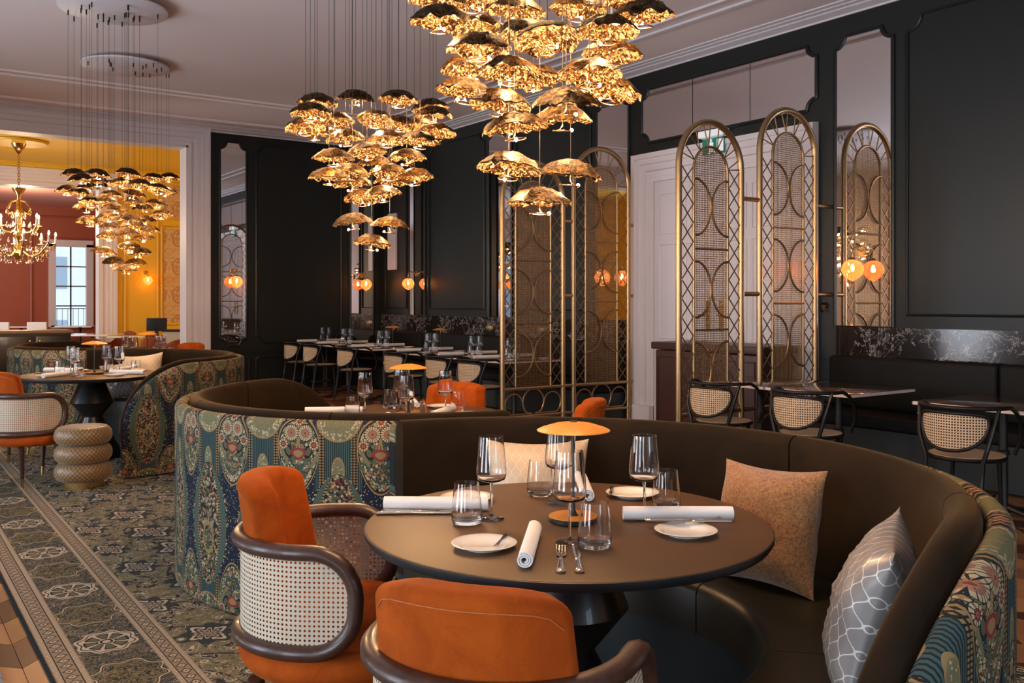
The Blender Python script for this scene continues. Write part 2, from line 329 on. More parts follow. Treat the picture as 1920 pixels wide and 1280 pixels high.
# ------------------------------------------------------------------ mesh building
class MB:
    def __init__(s): s.v = []; s.f = []; s.uv = None
    def add(s, vs, fs, T=None):
        o = len(s.v); s.v += [tuple(T @ Vector(p)) if T else tuple(p) for p in vs]; s.f += [tuple(i + o for i in q) for q in fs]; return s
    def box(s, c, d, rz=0, T=None):
        x, y, z = (k / 2 for k in d)
        vs = [(i * x, j * y, k * z) for k in (-1, 1) for j in (-1, 1) for i in (-1, 1)]
        A = Matrix.Translation(c) @ Matrix.Rotation(rz, 4, 'Z')
        return s.add(vs, [(0, 2, 3, 1), (4, 5, 7, 6), (0, 1, 5, 4), (1, 3, 7, 5), (3, 2, 6, 7), (2, 0, 4, 6)], (T @ A) if T else A)
    def b2(s, x0, x1, y0, y1, z0, z1): return s.box(((x0 + x1) / 2, (y0 + y1) / 2, (z0 + z1) / 2), (abs(x1 - x0), abs(y1 - y0), abs(z1 - z0)))
    def tube(s, path, r, n=8, closed=False, ry=None, up=None):
        P_ = [Vector(p) for p in path]; m = len(P_); o = len(s.v); prev = None; rr = r if isinstance(r, (list, tuple)) else [r] * m
        for i in range(m):
            if closed: t = P_[(i + 1) % m] - P_[i - 1]
            else: t = P_[min(i + 1, m - 1)] - P_[max(i - 1, 0)]
            t.normalize()
            if up is not None: nrm = Vector(up) - t * t.dot(Vector(up))
            elif prev is None:
                nrm = Vector((0, 0, 1)) if abs(t.z) < .9 else Vector((1, 0, 0)); nrm = nrm - t * nrm.dot(t)
            else: nrm = prev - t * prev.dot(t)
            nrm.normalize(); prev = nrm; bi = t.cross(nrm)
            for k in range(n):
                a_ = 2 * PI * k / n; s.v.append(tuple(P_[i] + nrm * (cos(a_) * rr[i]) + bi * (sin(a_) * (ry if ry else rr[i]))))
        for i in range(m if closed else m - 1):
            A = o + i * n; B = o + ((i + 1) % m) * n
            for k in range(n): s.f.append((A + k, A + (k + 1) % n, B + (k + 1) % n, B + k))
        if not closed: s.f.append(tuple(o + k for k in range(n))[::-1]); s.f.append(tuple(o + (m - 1) * n + k for k in range(n)))
        return s
    def lathe(s, prof, n=32, c=(0, 0, 0), sx=1, sy=1, uvk=None):
        o = len(s.v); m = len(prof)
        for i in range(n):
            a_ = 2 * PI * i / n
            for (r, z) in prof: s.v.append((c[0] + r * cos(a_) * sx, c[1] + r * sin(a_) * sy, c[2] + z))
        for i in range(n):
            A = o + i * m; B = o + ((i + 1) % n) * m
            for k in range(m - 1): s.f.append((A + k, B + k, B + k + 1, A + k + 1))
        return s
    def prism(s, outline, z0, z1, T=None):
        n = len(outline); vs = [(x, y, z0) for x, y in outline] + [(x, y, z1) for x, y in outline]
        fs = [tuple(range(n))[::-1], tuple(range(n, 2 * n))] + [(i, (i + 1) % n, n + (i + 1) % n, n + i) for i in range(n)]
        return s.add(vs, fs, T)
    def rcube(s, size, r, div=4, T=None, deform=None, rs=3):
        h = [k / 2 for k in size]
        def samp(H):
            e = [H - r + r * math.tan(PI / 4 * i / rs) for i in range(1, rs + 1)]
            return [-x for x in e[::-1]] + [-(H - r) + 2 * (H - r) * i / div for i in range(div + 1)] + e
        vs = []; fs = []
        for ax in range(3):
            a_, b_ = (ax + 1) % 3, (ax + 2) % 3; A = samp(h[a_]); B = samp(h[b_])
            for sg in (-1, 1):
                o = len(vs)
                for u in A:
                    for w_ in B:
                        p = [0, 0, 0]; p[ax] = sg * h[ax]; p[a_] = u; p[b_] = w_
                        q = [max(-(h[i] - r), min(h[i] - r, p[i])) for i in range(3)]; d = Vector([p[i] - q[i] for i in range(3)]); d.normalize()
                        vs.append(tuple(Vector(q) + d * r))
                nb = len(B)
                for i in range(len(A) - 1):
                    for j in range(nb - 1):
                        q = (o + i * nb + j, o + (i + 1) * nb + j, o + (i + 1) * nb + j + 1, o + i * nb + j + 1); fs.append(q if sg > 0 else q[::-1])
        if deform: vs = [deform(Vector(p)) for p in vs]
        return s.add(vs, fs, T)
    def grid(s, fn, nu, nv, cu=False):
        o = len(s.v)
        for i in range(nu):
            for j in range(nv): s.v.append(tuple(fn(i / (nu if cu else nu - 1), j / (nv - 1))))
        for i in range(nu if cu else nu - 1):
            for j in range(nv - 1):
                A = o + i * nv + j; B = o + ((i + 1) % nu) * nv + j; s.f.append((A, B, B + 1, A + 1))
        return s
    def mesh(s, name, mat, weld=True, angle=40, uvf=None):
        me = bpy.data.meshes.new(name); me.from_pydata(s.v, [], s.f)
        if weld:
            bm = bmesh.new(); bm.from_mesh(me); bmesh.ops.remove_doubles(bm, verts=bm.verts, dist=1e-5); bmesh.ops.recalc_face_normals(bm, faces=bm.faces); bm.to_mesh(me); bm.free()
        me.materials.append(mat)
        if uvf:
            ul = me.uv_layers.new(name='UVMap')
            for lp in me.loops: ul.data[lp.index].uv = uvf(me.vertices[lp.vertex_index].co)
        me.polygons.foreach_set('use_smooth', [True] * len(me.polygons))
        try: me.set_sharp_from_angle(angle=R(angle))
        except Exception: pass
        return me
    def ob(s, name, mat, parent=None, **kw): return put(name, s.mesh(name, mat, **kw), parent)
def put(name, me, parent=None, loc=(0, 0, 0), rot=(0, 0, 0)):
    o = bpy.data.objects.new(name, me); COL.objects.link(o); o.location = loc; o.rotation_euler = rot
    if parent: o.parent = parent
    return o
def tag(o, label, cat, group=None):
    o['label'] = label; o['category'] = cat
    if group: o['group'] = group
    return o
def thing(name, label, cat, loc=(0, 0, 0), rz=0, group=None):
    o = bpy.data.objects.new(name, None); COL.objects.link(o); o.location = loc; o.rotation_euler = (0, 0, rz); o.empty_display_size = .1
    return tag(o, label, cat, group)
def struct(name, mb, mat, parent=None, **kw):
    o = mb.ob(name, mat, parent, **kw)
    if not parent: o['kind'] = 'structure'
    return o
def stuff(o): o['kind'] = 'stuff'; return o
CH = {}
def kids(o):
    return list(o.children)
def copy_tree(o, loc=None, rz=None, label=None, group=None, parent=None):
    c = o.copy(); COL.objects.link(c)
    if parent: c.parent = parent; c.matrix_parent_inverse = o.matrix_parent_inverse.copy()
    for ch in list(o.children): copy_tree(ch, parent=c)
    if loc is not None: c.location = loc
    if rz is not None: c.rotation_euler = (0, 0, rz)
    if label: c['label'] = label
    if group: c['group'] = group
    return c
def face_rz(dx, dy):                 # local +Y turned to plan direction (dx, dy)
    wx, wy = pl(dx, dy); return math.atan2(wy, wx) - PI / 2
ORD = ['', 'first', 'second', 'third', 'fourth', 'fifth', 'sixth', 'seventh', 'eighth', 'ninth', 'tenth', 'eleventh', 'twelfth']
QW, SF, CZ = 7.4, 14.4, 4.13         # right wall, far wall, ceiling height
S2, S3 = 20.8, 28.2                  # back walls of the yellow and the red room
# ------------------------------------------------------------------ room shell
fl = struct('floor', MB().b2(-2.8, 9, -3.8, S3 + .2, -.10, -.006), M['floor_base'])
plank = {}
for d in (1, -1):
    for k_ in (0, 1):
        m = MB(); hh = .148; m.prism([(-.149, -.15 * d - hh), (.149, .15 * d - hh), (.149, .15 * d + hh), (-.149, -.15 * d + hh)] if d > 0 else [(-.149, .15 - hh), (.149, -.15 - hh), (.149, -.15 + hh), (-.149, .15 + hh)], -.010, 0)
        plank[d, k_] = m.mesh('plank', M['parquet'] if k_ else M['parquet_dark'])
def planks(q0, q1, s0, s1):
    i = 0; q = q0
    while q < q1:
        s = s0; j = 0
        while s < s1: put('plank', plank[1 if i % 2 else -1, (j + (i // 2)) % 2], fl, (q + .15, s, 0)); s += .30; j += 1
        q += .301; i += 1
planks(.20, .75, 3.1, 8.6); planks(4.05, 6.0, 9.2, 14.2); planks(5.3, 6.4, 2.6, 5.0); planks(3.62, 4.4, 1.0, 3.4)
struct('ceiling', MB().b2(-2.8, 7.6, -3.8, SF + .15, CZ, CZ + .2), M['ceiling_paint'])
struct('wall_right', MB().b2(QW, QW + .2, -3.8, SF + .2, 0, CZ), M['green_wall'])
OP0, OP1, OPZ = .6, 4.06, 3.80       # wide opening to the yellow room
wf = MB(); wf.b2(OP1, QW + .2, SF, SF + .3, 0, CZ); wf.b2(-2.8, OP0, SF, SF + .3, 0, CZ); wf.b2(OP0, OP1, SF, SF + .3, OPZ, CZ); struct('wall_far', wf, M['green_wall'])
wl = MB(); edges = [-3.8]
for s in WIN_S: edges += [s - .9, s + .9]
edges.append(SF)
for i in range(0, len(edges), 2): wl.b2(-2.8, -2.6, edges[i], edges[i + 1], 0, CZ)
for s in WIN_S: wl.b2(-2.8, -2.6, s - .9, s + .9, 0, .45); wl.b2(-2.8, -2.6, s - .9, s + .9, 3.45, CZ)
struct('wall_left', wl, M['ceiling_paint'])
wb = MB(); wb.b2(-2.8, 1.55, -3.8, -3.6, 0, CZ); wb.b2(2.85, 7.6, -3.8, -3.6, 0, CZ); wb.b2(1.55, 2.85, -3.8, -3.6, 0, .45); wb.b2(1.55, 2.85, -3.8, -3.6, 3.45, CZ); struct('wall_back', wb, M['ceiling_paint'])
for i, s in enumerate(WIN_S):
    wn = MB()
    for (a0, a1, z0, z1) in ((-.9, -.82, .45, 3.45), (.82, .9, .45, 3.45), (-.9, .9, .45, .53), (-.9, .9, 3.37, 3.45), (-.03, .03, .5, 3.4)): wn.b2(-2.76, -2.66, s + a0, s + a1, z0, z1)
    for z in (1.25, 1.98, 2.7): wn.b2(-2.73, -2.69, s - .85, s + .85, z - .02, z + .02)
    wo = struct('window_%d' % (i + 1), wn, M['white_paint']); MB().b2(-2.715, -2.705, s - .84, s + .84, .5, 3.4).ob('pane', M['pane'], wo)
    for sg in (-1, 1):               # drawn-back curtains
        cu = MB().grid(lambda a_, b_: (-2.5 + .035 * sin(a_ * 40), s + sg * (.72 + .40 * a_), .05 + 3.75 * b_), 41, 2); tag(cu.ob('curtain', M['sheer'], angle=80), 'pale sheer curtain drawn back beside %s tall window' % ('the ' + ORD[i + 1] + (' far' if sg > 0 else ' near') + ' edge of a'), 'curtain')
wn = MB()
for (a0, a1, z0, z1) in ((1.55, 1.63, .45, 3.45), (2.77, 2.85, .45, 3.45), (1.55, 2.85, .45, .53), (1.55, 2.85, 3.37, 3.45), (2.17, 2.23, .5, 3.4)): wn.b2(a0, a1, -3.76, -3.66, z0, z1)
wo = struct('window_6', wn, M['white_paint']); MB().b2(1.6, 2.8, -3.715, -3.705, .5, 3.4).ob('pane', M['pane'], wo)
# cornice, ceiling mouldings
def extr_s(prof, s0, s1): # profile in (q,z) run along s
    m = MB(); n = len(prof); m.add([(q, s0, z) for q, z in prof] + [(q, s1, z) for q, z in prof], [tuple(range(n)), tuple(range(n, 2 * n))[::-1]] + [(i, (i + 1) % n, n + (i + 1) % n, n + i) for i in range(n)]); return m
def extr_q(prof, q0, q1): # profile in (s,z) run along q
    m = MB(); n = len(prof); m.add([(q0, s, z) for s, z in prof] + [(q1, s, z) for s, z in prof], [tuple(range(n)), tuple(range(n, 2 * n))[::-1]] + [(i, (i + 1) % n, n + (i + 1) % n, n + i) for i in range(n)]); return m
CORN = [(0, .085), (.018, .085), (.022, .07), (.05, .062), (.10, .045), (.105, .036), (.15, .026), (.155, .018), (.20, .012), (.20, 0), (0, 0)]
struct('trim_1', extr_s([(QW - a_, CZ - b_) for a_, b_ in CORN], -3.6, SF), M['white_paint'])
struct('trim_2', extr_q([(SF - a_, CZ - b_) for a_, b_ in CORN], -2.6, QW), M['white_paint'])
def cmould(q0, q1, s0, s1, wd=.05, h=.022): return MB().b2(q0, q1, s0, s1, CZ - h, CZ + .01) if True else None
k = 3
for (q0, q1, s0, s1) in ((6.5, 6.56, -3, 12.45), (6.3, 6.33, -3, 12.2), (-2, 6.56, 12.42, 12.48), (-2, 6.33, 12.2, 12.23), (-2.6, 7.2, 13.78, 13.86)):
    struct('trim_%d' % k, cmould(q0, q1, s0, s1, h=.022 if k < 7 else .03), M['white_paint'] if k < 5 else M['ceiling_paint']); k += 1
# panel mouldings and mirrors
def notched(a0, a1, z0, z1, r=.11, top=True, bot=True, n=7):
    pts = []
    def corner(cx, cz, sa, on):
        if not on: pts.append((cx, cz)); return
        st = .022; ang = sa
        seq = [(cx + (r + st) * cos(ang), cz + (r + st) * sin(ang))]
        for i in range(n + 1):
            t = ang + PI / 2 * i / n; seq.append((cx + r * cos(t), cz + r * sin(t)))
        seq.append((cx + (r + st) * cos(ang + PI / 2), cz + (r + st) * sin(ang + PI / 2)))
        pts.extend(seq[::-1])
    corner(a0, z0, 0, bot); corner(a1, z0, PI / 2, bot); corner(a1, z1, PI, top); corner(a0, z1, -PI / 2, top)
    return pts
def onwall(wall, a_, z, off): return (QW - off, a_, z) if wall == 'r' else (a_, SF - off, z)
def moulding(wall, pts, r=.016):
    return MB().tube([onwall(wall, a_, z, .006) for a_, z in pts], r, 6, True, up=(-1, 0, 0) if wall == 'r' else (0, -1, 0))
def panel_trim(wall, a0, a1, z0, z1, **kw):
    global k
    struct('trim_%d' % k, moulding(wall, notched(a0, a1, z0, z1, **kw)), M['green_trim']); k += 1
def mirror(wall, a0, a1, z0, z1, label, panes=1, **kw):
    t = thing('wall_mirror', label, 'mirror', onwall(wall, (a0 + a1) / 2, z0, 0)); inv = Matrix.Translation(t.location).inverted()
    def rel(m): m.v = [tuple(inv @ Vector(p)) for p in m.v]; return m
    pts = notched(a0, a1, z0, z1, **kw)
    m = MB(); n = len(pts); m.add([onwall(wall, a_, z, .012) for a_, z in pts] + [onwall(wall, a_, z, .001) for a_, z in pts], [tuple(range(n)), tuple(range(n, 2 * n))[::-1]] + [(i, (i + 1) % n, n + (i + 1) % n, n + i) for i in range(n)])
    rel(m).ob('glass', M['mirror'], t, angle=20)
    rel(moulding(wall, pts, .02)).ob('frame', M['green_trim'], t)
    for i in range(1, panes):
        c = a0 + (a1 - a0) * i / panes; m = MB(); p0 = onwall(wall, c, (z0 + z1) / 2, .012); m.box(p0, (.006, .005, z1 - z0)); rel(m).ob('seam', M['black_wood'], t)
    return t
mirror('r', 4.685, 5.27, 1.19, 3.86, 'tall mirror with scooped upper corners above the marble, beside the double door', bot=False)
mirror('r', 5.477, 7.87, 3.24, 3.86, 'wide three-pane mirror with scooped corners above the white double door', 3)
mirror('r', 8.10, 8.68, 1.19, 3.86, 'tall mirror behind the arched screen before the far banquette', bot=False)
mirror('r', 10.51, 11.09, 1.19, 3.86, 'tall mirror midway along the far marble banquette', bot=False)
mirror('r', 12.93, 13.45, 1.19, 3.86, 'narrow-looking mirror near the room corner above the far banquette', bot=False)
mirror('f', 4.546, 4.97, .71, 3.92, 'tall mirror with scooped corners beside the white archway casing')
mirror('f', 6.77, 7.20, .71, 3.92, 'tall mirror on the far wall right beside the room corner')
for (a0, a1) in ((1.2, 4.55), (8.8, 10.4), (11.2, 12.82), (13.56, 14.3)): panel_trim('r', a0, a1, 1.30, 3.88, bot=False, r=.13)
panel_trim('f', 5.13, 6.60, .75, 3.92, r=.11); panel_trim('f', 5.13, 6.60, .12, .52, r=.03); panel_trim('f', 4.5, 5.02, .12, .52, r=.03); panel_trim('f', 6.72, 7.3, .12, .52, r=.03)
struct('trim_%d' % k, MB().b2(4.43, QW, SF - .03, SF, .60, .64), M['green_trim']); k += 1
struct('baseboard_far', MB().b2(4.43, QW, SF - .025, SF, 0, .10), M['green_trim'])
# casings
CAS = [(0, 0), (0, .03), (.05, .035), (.055, .02), (.12, .02), (.13, .045), (.20, .045), (.21, .06), (.27, .06), (.275, .075), (.33, .08), (.34, .0)]
def casing(name, wall, a0, a1, zt, scale=1, base=0.0, mat='white_paint', at=None, flip=1):
    global k
    m = MB(); n = len(CAS)
    for d, pr in CAS:
        d *= scale
        for (a_, z) in ((a0 - d, base), (a0 - d, zt + d), (a1 + d, zt + d), (a1 + d, base)):
            m.v.append(onwall(wall, a_, z, pr * flip) if at is None else (a_, at - pr, z))
    for i in range(n - 1):
        for j in range(3): m.f.append((i * 4 + j, i * 4 + j + 1, (i + 1) * 4 + j + 1, (i + 1) * 4 + j))
    o = struct(name, m, M[mat], angle=25)
    return o
casing('trim_%d' % k, 'f', OP0, OP1, OPZ, .98); k += 1
jb = MB(); jb.b2(OP1 - .03, OP1, SF - .02, SF + .32, 0, OPZ); jb.b2(OP0, OP0 + .03, SF - .02, SF + .32, 0, OPZ); jb.b2(OP0, OP1, SF - .02, SF + .32, OPZ - .03, OPZ); struct('trim_%d' % k, jb, M['white_paint']); k += 1
D0, D1, DZ = 5.80, 7.66, 2.78
casing('trim_%d' % k, 'r', D0, D1, DZ, 1); k += 1
pb = MB(); pb.b2(QW - .1, QW, D0 - .35, D0, 0, .22); pb.b2(QW - .1, QW, D1, D1 + .35, 0, .22); struct('trim_%d' % k, pb, M['white_paint']); k += 1
dr = MB(); dr.b2(QW - .004, QW + .01, D0, D1, 0, DZ); door = struct('door_1', dr, M['door_paint'])
for i, (a0, a1) in enumerate(((D0 + .01, (D0 + D1) / 2 - .002), ((D0 + D1) / 2 + .002, D1 - .01))):
    lf = MB().b2(QW - .03, QW - .004, a0, a1, .01, DZ - .01).ob('door_leaf', M['door_paint'], door)
    for (z0, z1) in ((.18, .85), (1.0, 2.05), (2.17, 2.62)):
        for (b0, b1) in ((a0 + .1, (a0 + a1) / 2 - .04), ((a0 + a1) / 2 + .04, a1 - .1)):
            m = MB(); m.tube([(QW - .031, b0, z0), (QW - .031, b1, z0), (QW - .031, b1, z1), (QW - .031, b0, z1)], .012, 6, True); m.ob('door_panel', M['door_paint'], lf)
    c = (D0 + D1) / 2 + (-.09 if i == 0 else .09)
    m = MB().b2(QW - .045, QW - .03, c - .025, c + .025, 1.10, 1.42); m.tube([(QW - .04, c, 1.27), (QW - .09, c, 1.27), (QW - .09, c + (.1 if i else -.1), 1.265)], .009, 8); m.ob('door_handle', M['brass'], lf)
# ---- yellow room and red room
ys = MB(); ys.b2(OP1, 9.2, S2, S2 + .3, 0, 4.2); ys.b2(-2.8, OP0, S2, S2 + .3, 0, 4.2); ys.b2(OP0, OP1, S2, S2 + .3, 3.78, 4.2); struct('wall_yellow_far', ys, M['yellow_wall'])
yb = MB(); yb.b2(OP1 + .02, 9.2, SF + .301, SF + .32, 0, 4.2); yb.b2(9.0, 9.2, SF + .3, S2, 0, 4.2); struct('wall_yellow_right', yb, M['yellow_wall'])
def added_side_window(i, wall, mat, a0, a1, s0, s1, top):  # unseen windows, invented so the added side fills have an opening
    m = MB(); m.b2(-2.8, -2.7, a0, s0, 0, top); m.b2(-2.8, -2.7, s1, a1, 0, top); m.b2(-2.8, -2.7, s0, s1, 0, .6); m.b2(-2.8, -2.7, s0, s1, 3.4, top); struct(wall, m, mat)
    m = MB()
    for (b0, b1, z0, z1) in ((s0, s0 + .08, .6, 3.4), (s1 - .08, s1, .6, 3.4), (s0, s1, .6, .68), (s0, s1, 3.32, 3.4), ((s0 + s1) / 2 - .03, (s0 + s1) / 2 + .03, .6, 3.4), (s0, s1, 2.0, 2.05)): m.b2(-2.79, -2.69, b0, b1, z0, z1)
    o = struct('window_%d' % i, m, M['white_paint']); MB().b2(-2.745, -2.735, s0 + .05, s1 - .05, .65, 3.35).ob('pane', M['pane'], o)
added_side_window(8, 'wall_yellow_left', M['yellow_wall'], SF + .3, S2, 16.4, 18.8, 4.2)
struct('ceiling_yellow', MB().b2(-2.8, 9.2, SF + .25, S2 + .3, 4.2, 4.3), M['yellow_wall'])
casing('trim_%d' % k, 'f', OP0, OP1, 3.78, .98, at=S2); k += 1
jb = MB(); jb.b2(OP1 - .03, OP1, S2 - .02, S2 + .32, 0, 3.78); jb.b2(OP0, OP0 + .03, S2 - .02, S2 + .32, 0, 3.78); jb.b2(OP0, OP1, S2 - .02, S2 + .32, 3.75, 3.78); struct('trim_%d' % k, jb, M['white_paint']); k += 1
for (q0, q1, z0, z1) in ((4.55, 5.22, .3, 3.3), (4.55, 5.22, 3.4, 4.05), (5.30, 6.0, .9, 3.05), (5.30, 6.0, 3.2, 4.0)):
    struct('trim_%d' % k, MB().tube([(q0, S2 - .005, z0), (q1, S2 - .005, z0), (q1, S2 - .005, z1), (q0, S2 - .005, z1)], .03, 6, True, up=(0, -1, 0)), M['yellow_wall']); k += 1
struct('trim_%d' % k, extr_q([(S2 - a_, 4.2 - b_ * 1.6) for a_, b_ in CORN], -2.6, 9), M['yellow_wall']); k += 1
for (z0, z1) in ((.95, 3.0), (3.25, 3.95)):
    tag(MB().b2(5.35, 5.95, S2 - .012, S2 - .001, z0, z1).ob('wallpaper_panel', M['damask']), 'ochre damask wallpaper panel, %s, on the yellow wall' % ('tall one beside the globe sconce' if z0 < 2 else 'small one under the ceiling'), 'wallpaper')
WQ0, WQ1 = 4.33, 5.15
rs = MB(); rs.b2(-2.8, WQ0, S3, S3 + .2, 0, 4.1); rs.b2(WQ1, 9.2, S3, S3 + .2, 0, 4.1); rs.b2(WQ0, WQ1, S3, S3 + .2, 0, .72); rs.b2(WQ0, WQ1, S3, S3 + .2, 2.95, 4.1); struct('wall_red_far', rs, M['red_wall'])
added_side_window(9, 'wall_red_left', M['red_wall'], S2 + .3, S3, 23.0, 26.0, 4.1); struct('wall_red_right', MB().b2(9.0, 9.2, S2 + .3, S3, 0, 4.1), M['red_wall'])
struct('ceiling_red', MB().b2(-2.8, 9.2, S2 + .28, S3 + .2, 4.05, 4.15), M['pink_ceiling'])
for (q0, q1, z0, z1) in ((2.2, 3.75, .5, 3.4), (.4, 2.0, .5, 3.4), (3.9, 5.6, 3.15, 3.75), (2.2, 3.75, 3.5, 3.85)):
    struct('trim_%d' % k, MB().tube([(q0, S3 - .005, z0), (q1, S3 - .005, z0), (q1, S3 - .005, z1), (q0, S3 - .005, z1)], .04, 6, True, up=(0, -1, 0)), M['red_wall']); k += 1
wn = MB()
for (a0, a1, z0, z1) in ((WQ0 - .16, WQ0 + .02, .7, 3.0), (WQ1 - .02, WQ1 + .16, .7, 3.0), (WQ0 - .16, WQ1 + .16, 2.93, 3.12), (WQ0 - .1, WQ1 + .1, .66, .74)): wn.b2(a0, a1, S3 - .08, S3 + .1, z0, z1)
w7 = struct('window_7', wn, M['white_paint'])
mt = MB(); c = (WQ0 + WQ1) / 2; mt.b2(c - .02, c + .02, S3 + .02, S3 + .06, .74, 2.93)
for z in (1.28, 1.83, 2.38): mt.b2(WQ0, WQ1, S3 + .02, S3 + .06, z - .018, z + .018)
mt.ob('glazing_bar', M['slate'], w7); MB().b2(WQ0, WQ1, S3 + .035, S3 + .045, .74, 2.93).ob('pane', M['pane'], w7)
bt = thing('opposite_building', 'pale building across the street seen through the red room window', 'building', (5, 48, -6))
MB().b2(-14, 14, 0, 3, 0, 11).ob('wall', M['facade'], bt); rf = MB(); rf.prism([(0, 11), (1.5, 13.5), (3, 11)], -14, 14, Matrix(((0, 0, 1, 0), (1, 0, 0, 0), (0, 1, 0, 0), (0, 0, 0, 1)))); rf.ob('roof', M['slate'], bt)
wm = MB().b2(-.4, .4, -.05, .1, 0, 1.5).mesh('window', M['shade_window'])
for i in range(9):
    for z in (2, 5, 8): put('window', wm, bt, (-11 + i * 2.7, 0, z))
rl = MB().tube([(c - 1, S3 + .5, 1.2), (c + 1, S3 + .5, 1.2)], .015, 6).tube([(c - 1, S3 + .5, .25), (c + 1, S3 + .5, .25)], .015, 6).tube([(c - .95, S3 + .1, .25), (c - .95, S3 + .5, .25)], .015, 6).ob('balcony_railing', M['slate'], w7)
bm_ = MB().tube([(0, 0, 0), (0, 0, .95)], .008, 5).mesh('baluster', M['slate'])
for i in range(15): put('baluster', bm_, rl, (c - .98 + i * .14, S3 + .5, .25))
# ------------------------------------------------------------------ rugs
tag(MB().b2(0, 3.09, 0, 13, 0, .008).ob('rug', M['rug']), 'olive and navy persian rug with bordered medallions under the booths', 'rug').location = (.567, .4, .0)
tag(MB().b2(-2.2, .425, 1, 13.5, 0.0, .008).ob('rug', M['grey_rug']), 'blue grey rug across the parquet strip from the persian rug', 'rug')
# ------------------------------------------------------------------ booths
def arc_pts(a0, a1, n): return [a0 + (a1 - a0) * i / (n - 1) for i in range(n)]
def slab_sweep(r0, r1, angs, H, z0=.02, ns=6):
    m = MB(); rc = (r0 + r1) / 2; rr = (r1 - r0) / 2; prof = 2 * 6 + ns + 1; nv = None
    for a_ in angs:
        h = H(a_); ring = []
        for i in range(7): ring.append((r0, z0 + (h - rr - z0) * i / 6))
        for i in range(1, ns): t = PI - PI * i / ns; ring.append((rc + rr * cos(t), h - rr + rr * sin(t)))
        for i in range(7): ring.append((r1, h - rr + (z0 - h + rr) * i / 6))
        nv = len(ring)
        for (r, z) in ring: m.v.append((r * cos(a_), r * sin(a_), z))
    for i in range(len(angs) - 1):
        for j in range(nv): m.f.append((i * nv + j, i * nv + (j + 1) % nv, (i + 1) * nv + (j + 1) % nv, (i + 1) * nv + j))
    for e, flip in ((0, 0), (len(angs) - 1, 1)):
        half = nv // 2
        for j in range(half):
            q = (e * nv + j, e * nv + nv - 1 - j, e * nv + nv - 2 - j, e * nv + j + 1)
            if len(set(q)) < 4: q = tuple(dict.fromkeys(q))
            if len(q) >= 3: m.f.append(q if flip else q[::-1])
    return m
def make_booth(label, cx, cy, rot):
    """centre in plan; local angles: free sweeping end at -61, other end at 117 degrees (plan frame), turned by rot"""
    t = thing('curved_booth', label, 'booth', (*pl(cx, cy), 0), -TH + rot, 'curved tapestry booths')
    A0, A1 = R(-61), R(117); Lc = .62
    def H(a_, top, R_):
        d = (a_ - A0) * R_
        if d < Lc: return .40 + (top - .40) * math.sqrt(max(0, 1 - ((Lc - d) / Lc) ** 2))
        return top
    fine = [A0 + (Lc / 1.2) * (1 - cos(PI / 2 * i / 16)) for i in range(17)]
    rest = arc_pts(fine[-1], A1, 60)[1:]
    sh = slab_sweep(1.205, 1.27, fine + rest, lambda a_: H(a_, .905, 1.24))
    sh.ob('tapestry_shell', M['tapestry'], t, uvf=lambda c: ((math.atan2(c.y, c.x) + (2 * PI if math.atan2(c.y, c.x) < -2.4 else 0)) * 1.27 + .05 + (c.xy.length - 1.27) * .0, c.z), angle=60)
    cuts = [A0, R(-20), R(32), R(78), A1]
    for i in range(4):
        a0, a1 = cuts[i] + (.003 if i else 0), cuts[i + 1] - .003
        an = (fine + [x for x in rest if x < a1 - .01] + [a1]) if i == 0 else arc_pts(a0, a1, 20)
        slab_sweep(1.115, 1.20, an, lambda a_: H(a_, .93, 1.24), z0=.30).ob('back_cushion', M['brown_velvet'], t, angle=60)
    for i in range(4):
        a0, a1 = cuts[i] + (.10 if i == 0 else .004), cuts[i + 1] - .004
        m = MB(); n = 16; 
        prof = [(.66, .30), (.66, .43), (.668, .452), (.69, .465), (.80, .472), (1.10, .468), (1.118, .455), (1.118, .30)]
        for a_ in arc_pts(a0, a1, n):
            for (r, z) in prof: m.v.append((r * cos(a_), r * sin(a_), z))
        np_ = len(prof)
        for q in range(n - 1):
            for j in range(np_): m.f.append((q * np_ + j, q * np_ + (j + 1) % np_, (q + 1) * np_ + (j + 1) % np_, (q + 1) * np_ + j))
        m.f.append(tuple(range(np_))); m.f.append(tuple((n - 1) * np_ + j for j in range(np_))[::-1])
        m.ob('seat_cushion', M['leather'], t, angle=50)
    m = MB(); n = 60; prof = [(.672, .02), (.672, .298), (1.2, .298), (1.2, .02)]
    for a_ in arc_pts(A0 + .12, A1 - .01, n):
        for (r, z) in prof: m.v.append((r * cos(a_), r * sin(a_), z))
    for q in range(n - 1):
        for j in range(4): m.f.append((q * 4 + j, q * 4 + (j + 1) % 4, (q + 1) * 4 + (j + 1) % 4, (q + 1) * 4 + j))
    m.f.append((0, 1, 2, 3)); m.f.append(((n - 1) * 4 + 3, (n - 1) * 4 + 2, (n - 1) * 4 + 1, (n - 1) * 4)); m.ob('seat_base', M['leather_front'], t, angle=50)
    return t
C1 = (.06, 2.75); C2 = (-.55, 5.19); C4 = (-3.75, 8.35); C3 = (-4.47, 10.78)
make_booth('curved dark velvet booth around the front table with three cushions', *C1, 0)
make_booth('curved booth with patterned outer shell curling behind the front booth', *C2, PI)
make_booth('curved booth behind the scale-patterned pouf with sweeping tapestry end', *C4, R(3))
make_booth('far curved booth nearest the archway, its tapestry shell facing the aisle', *C3, PI + R(3))
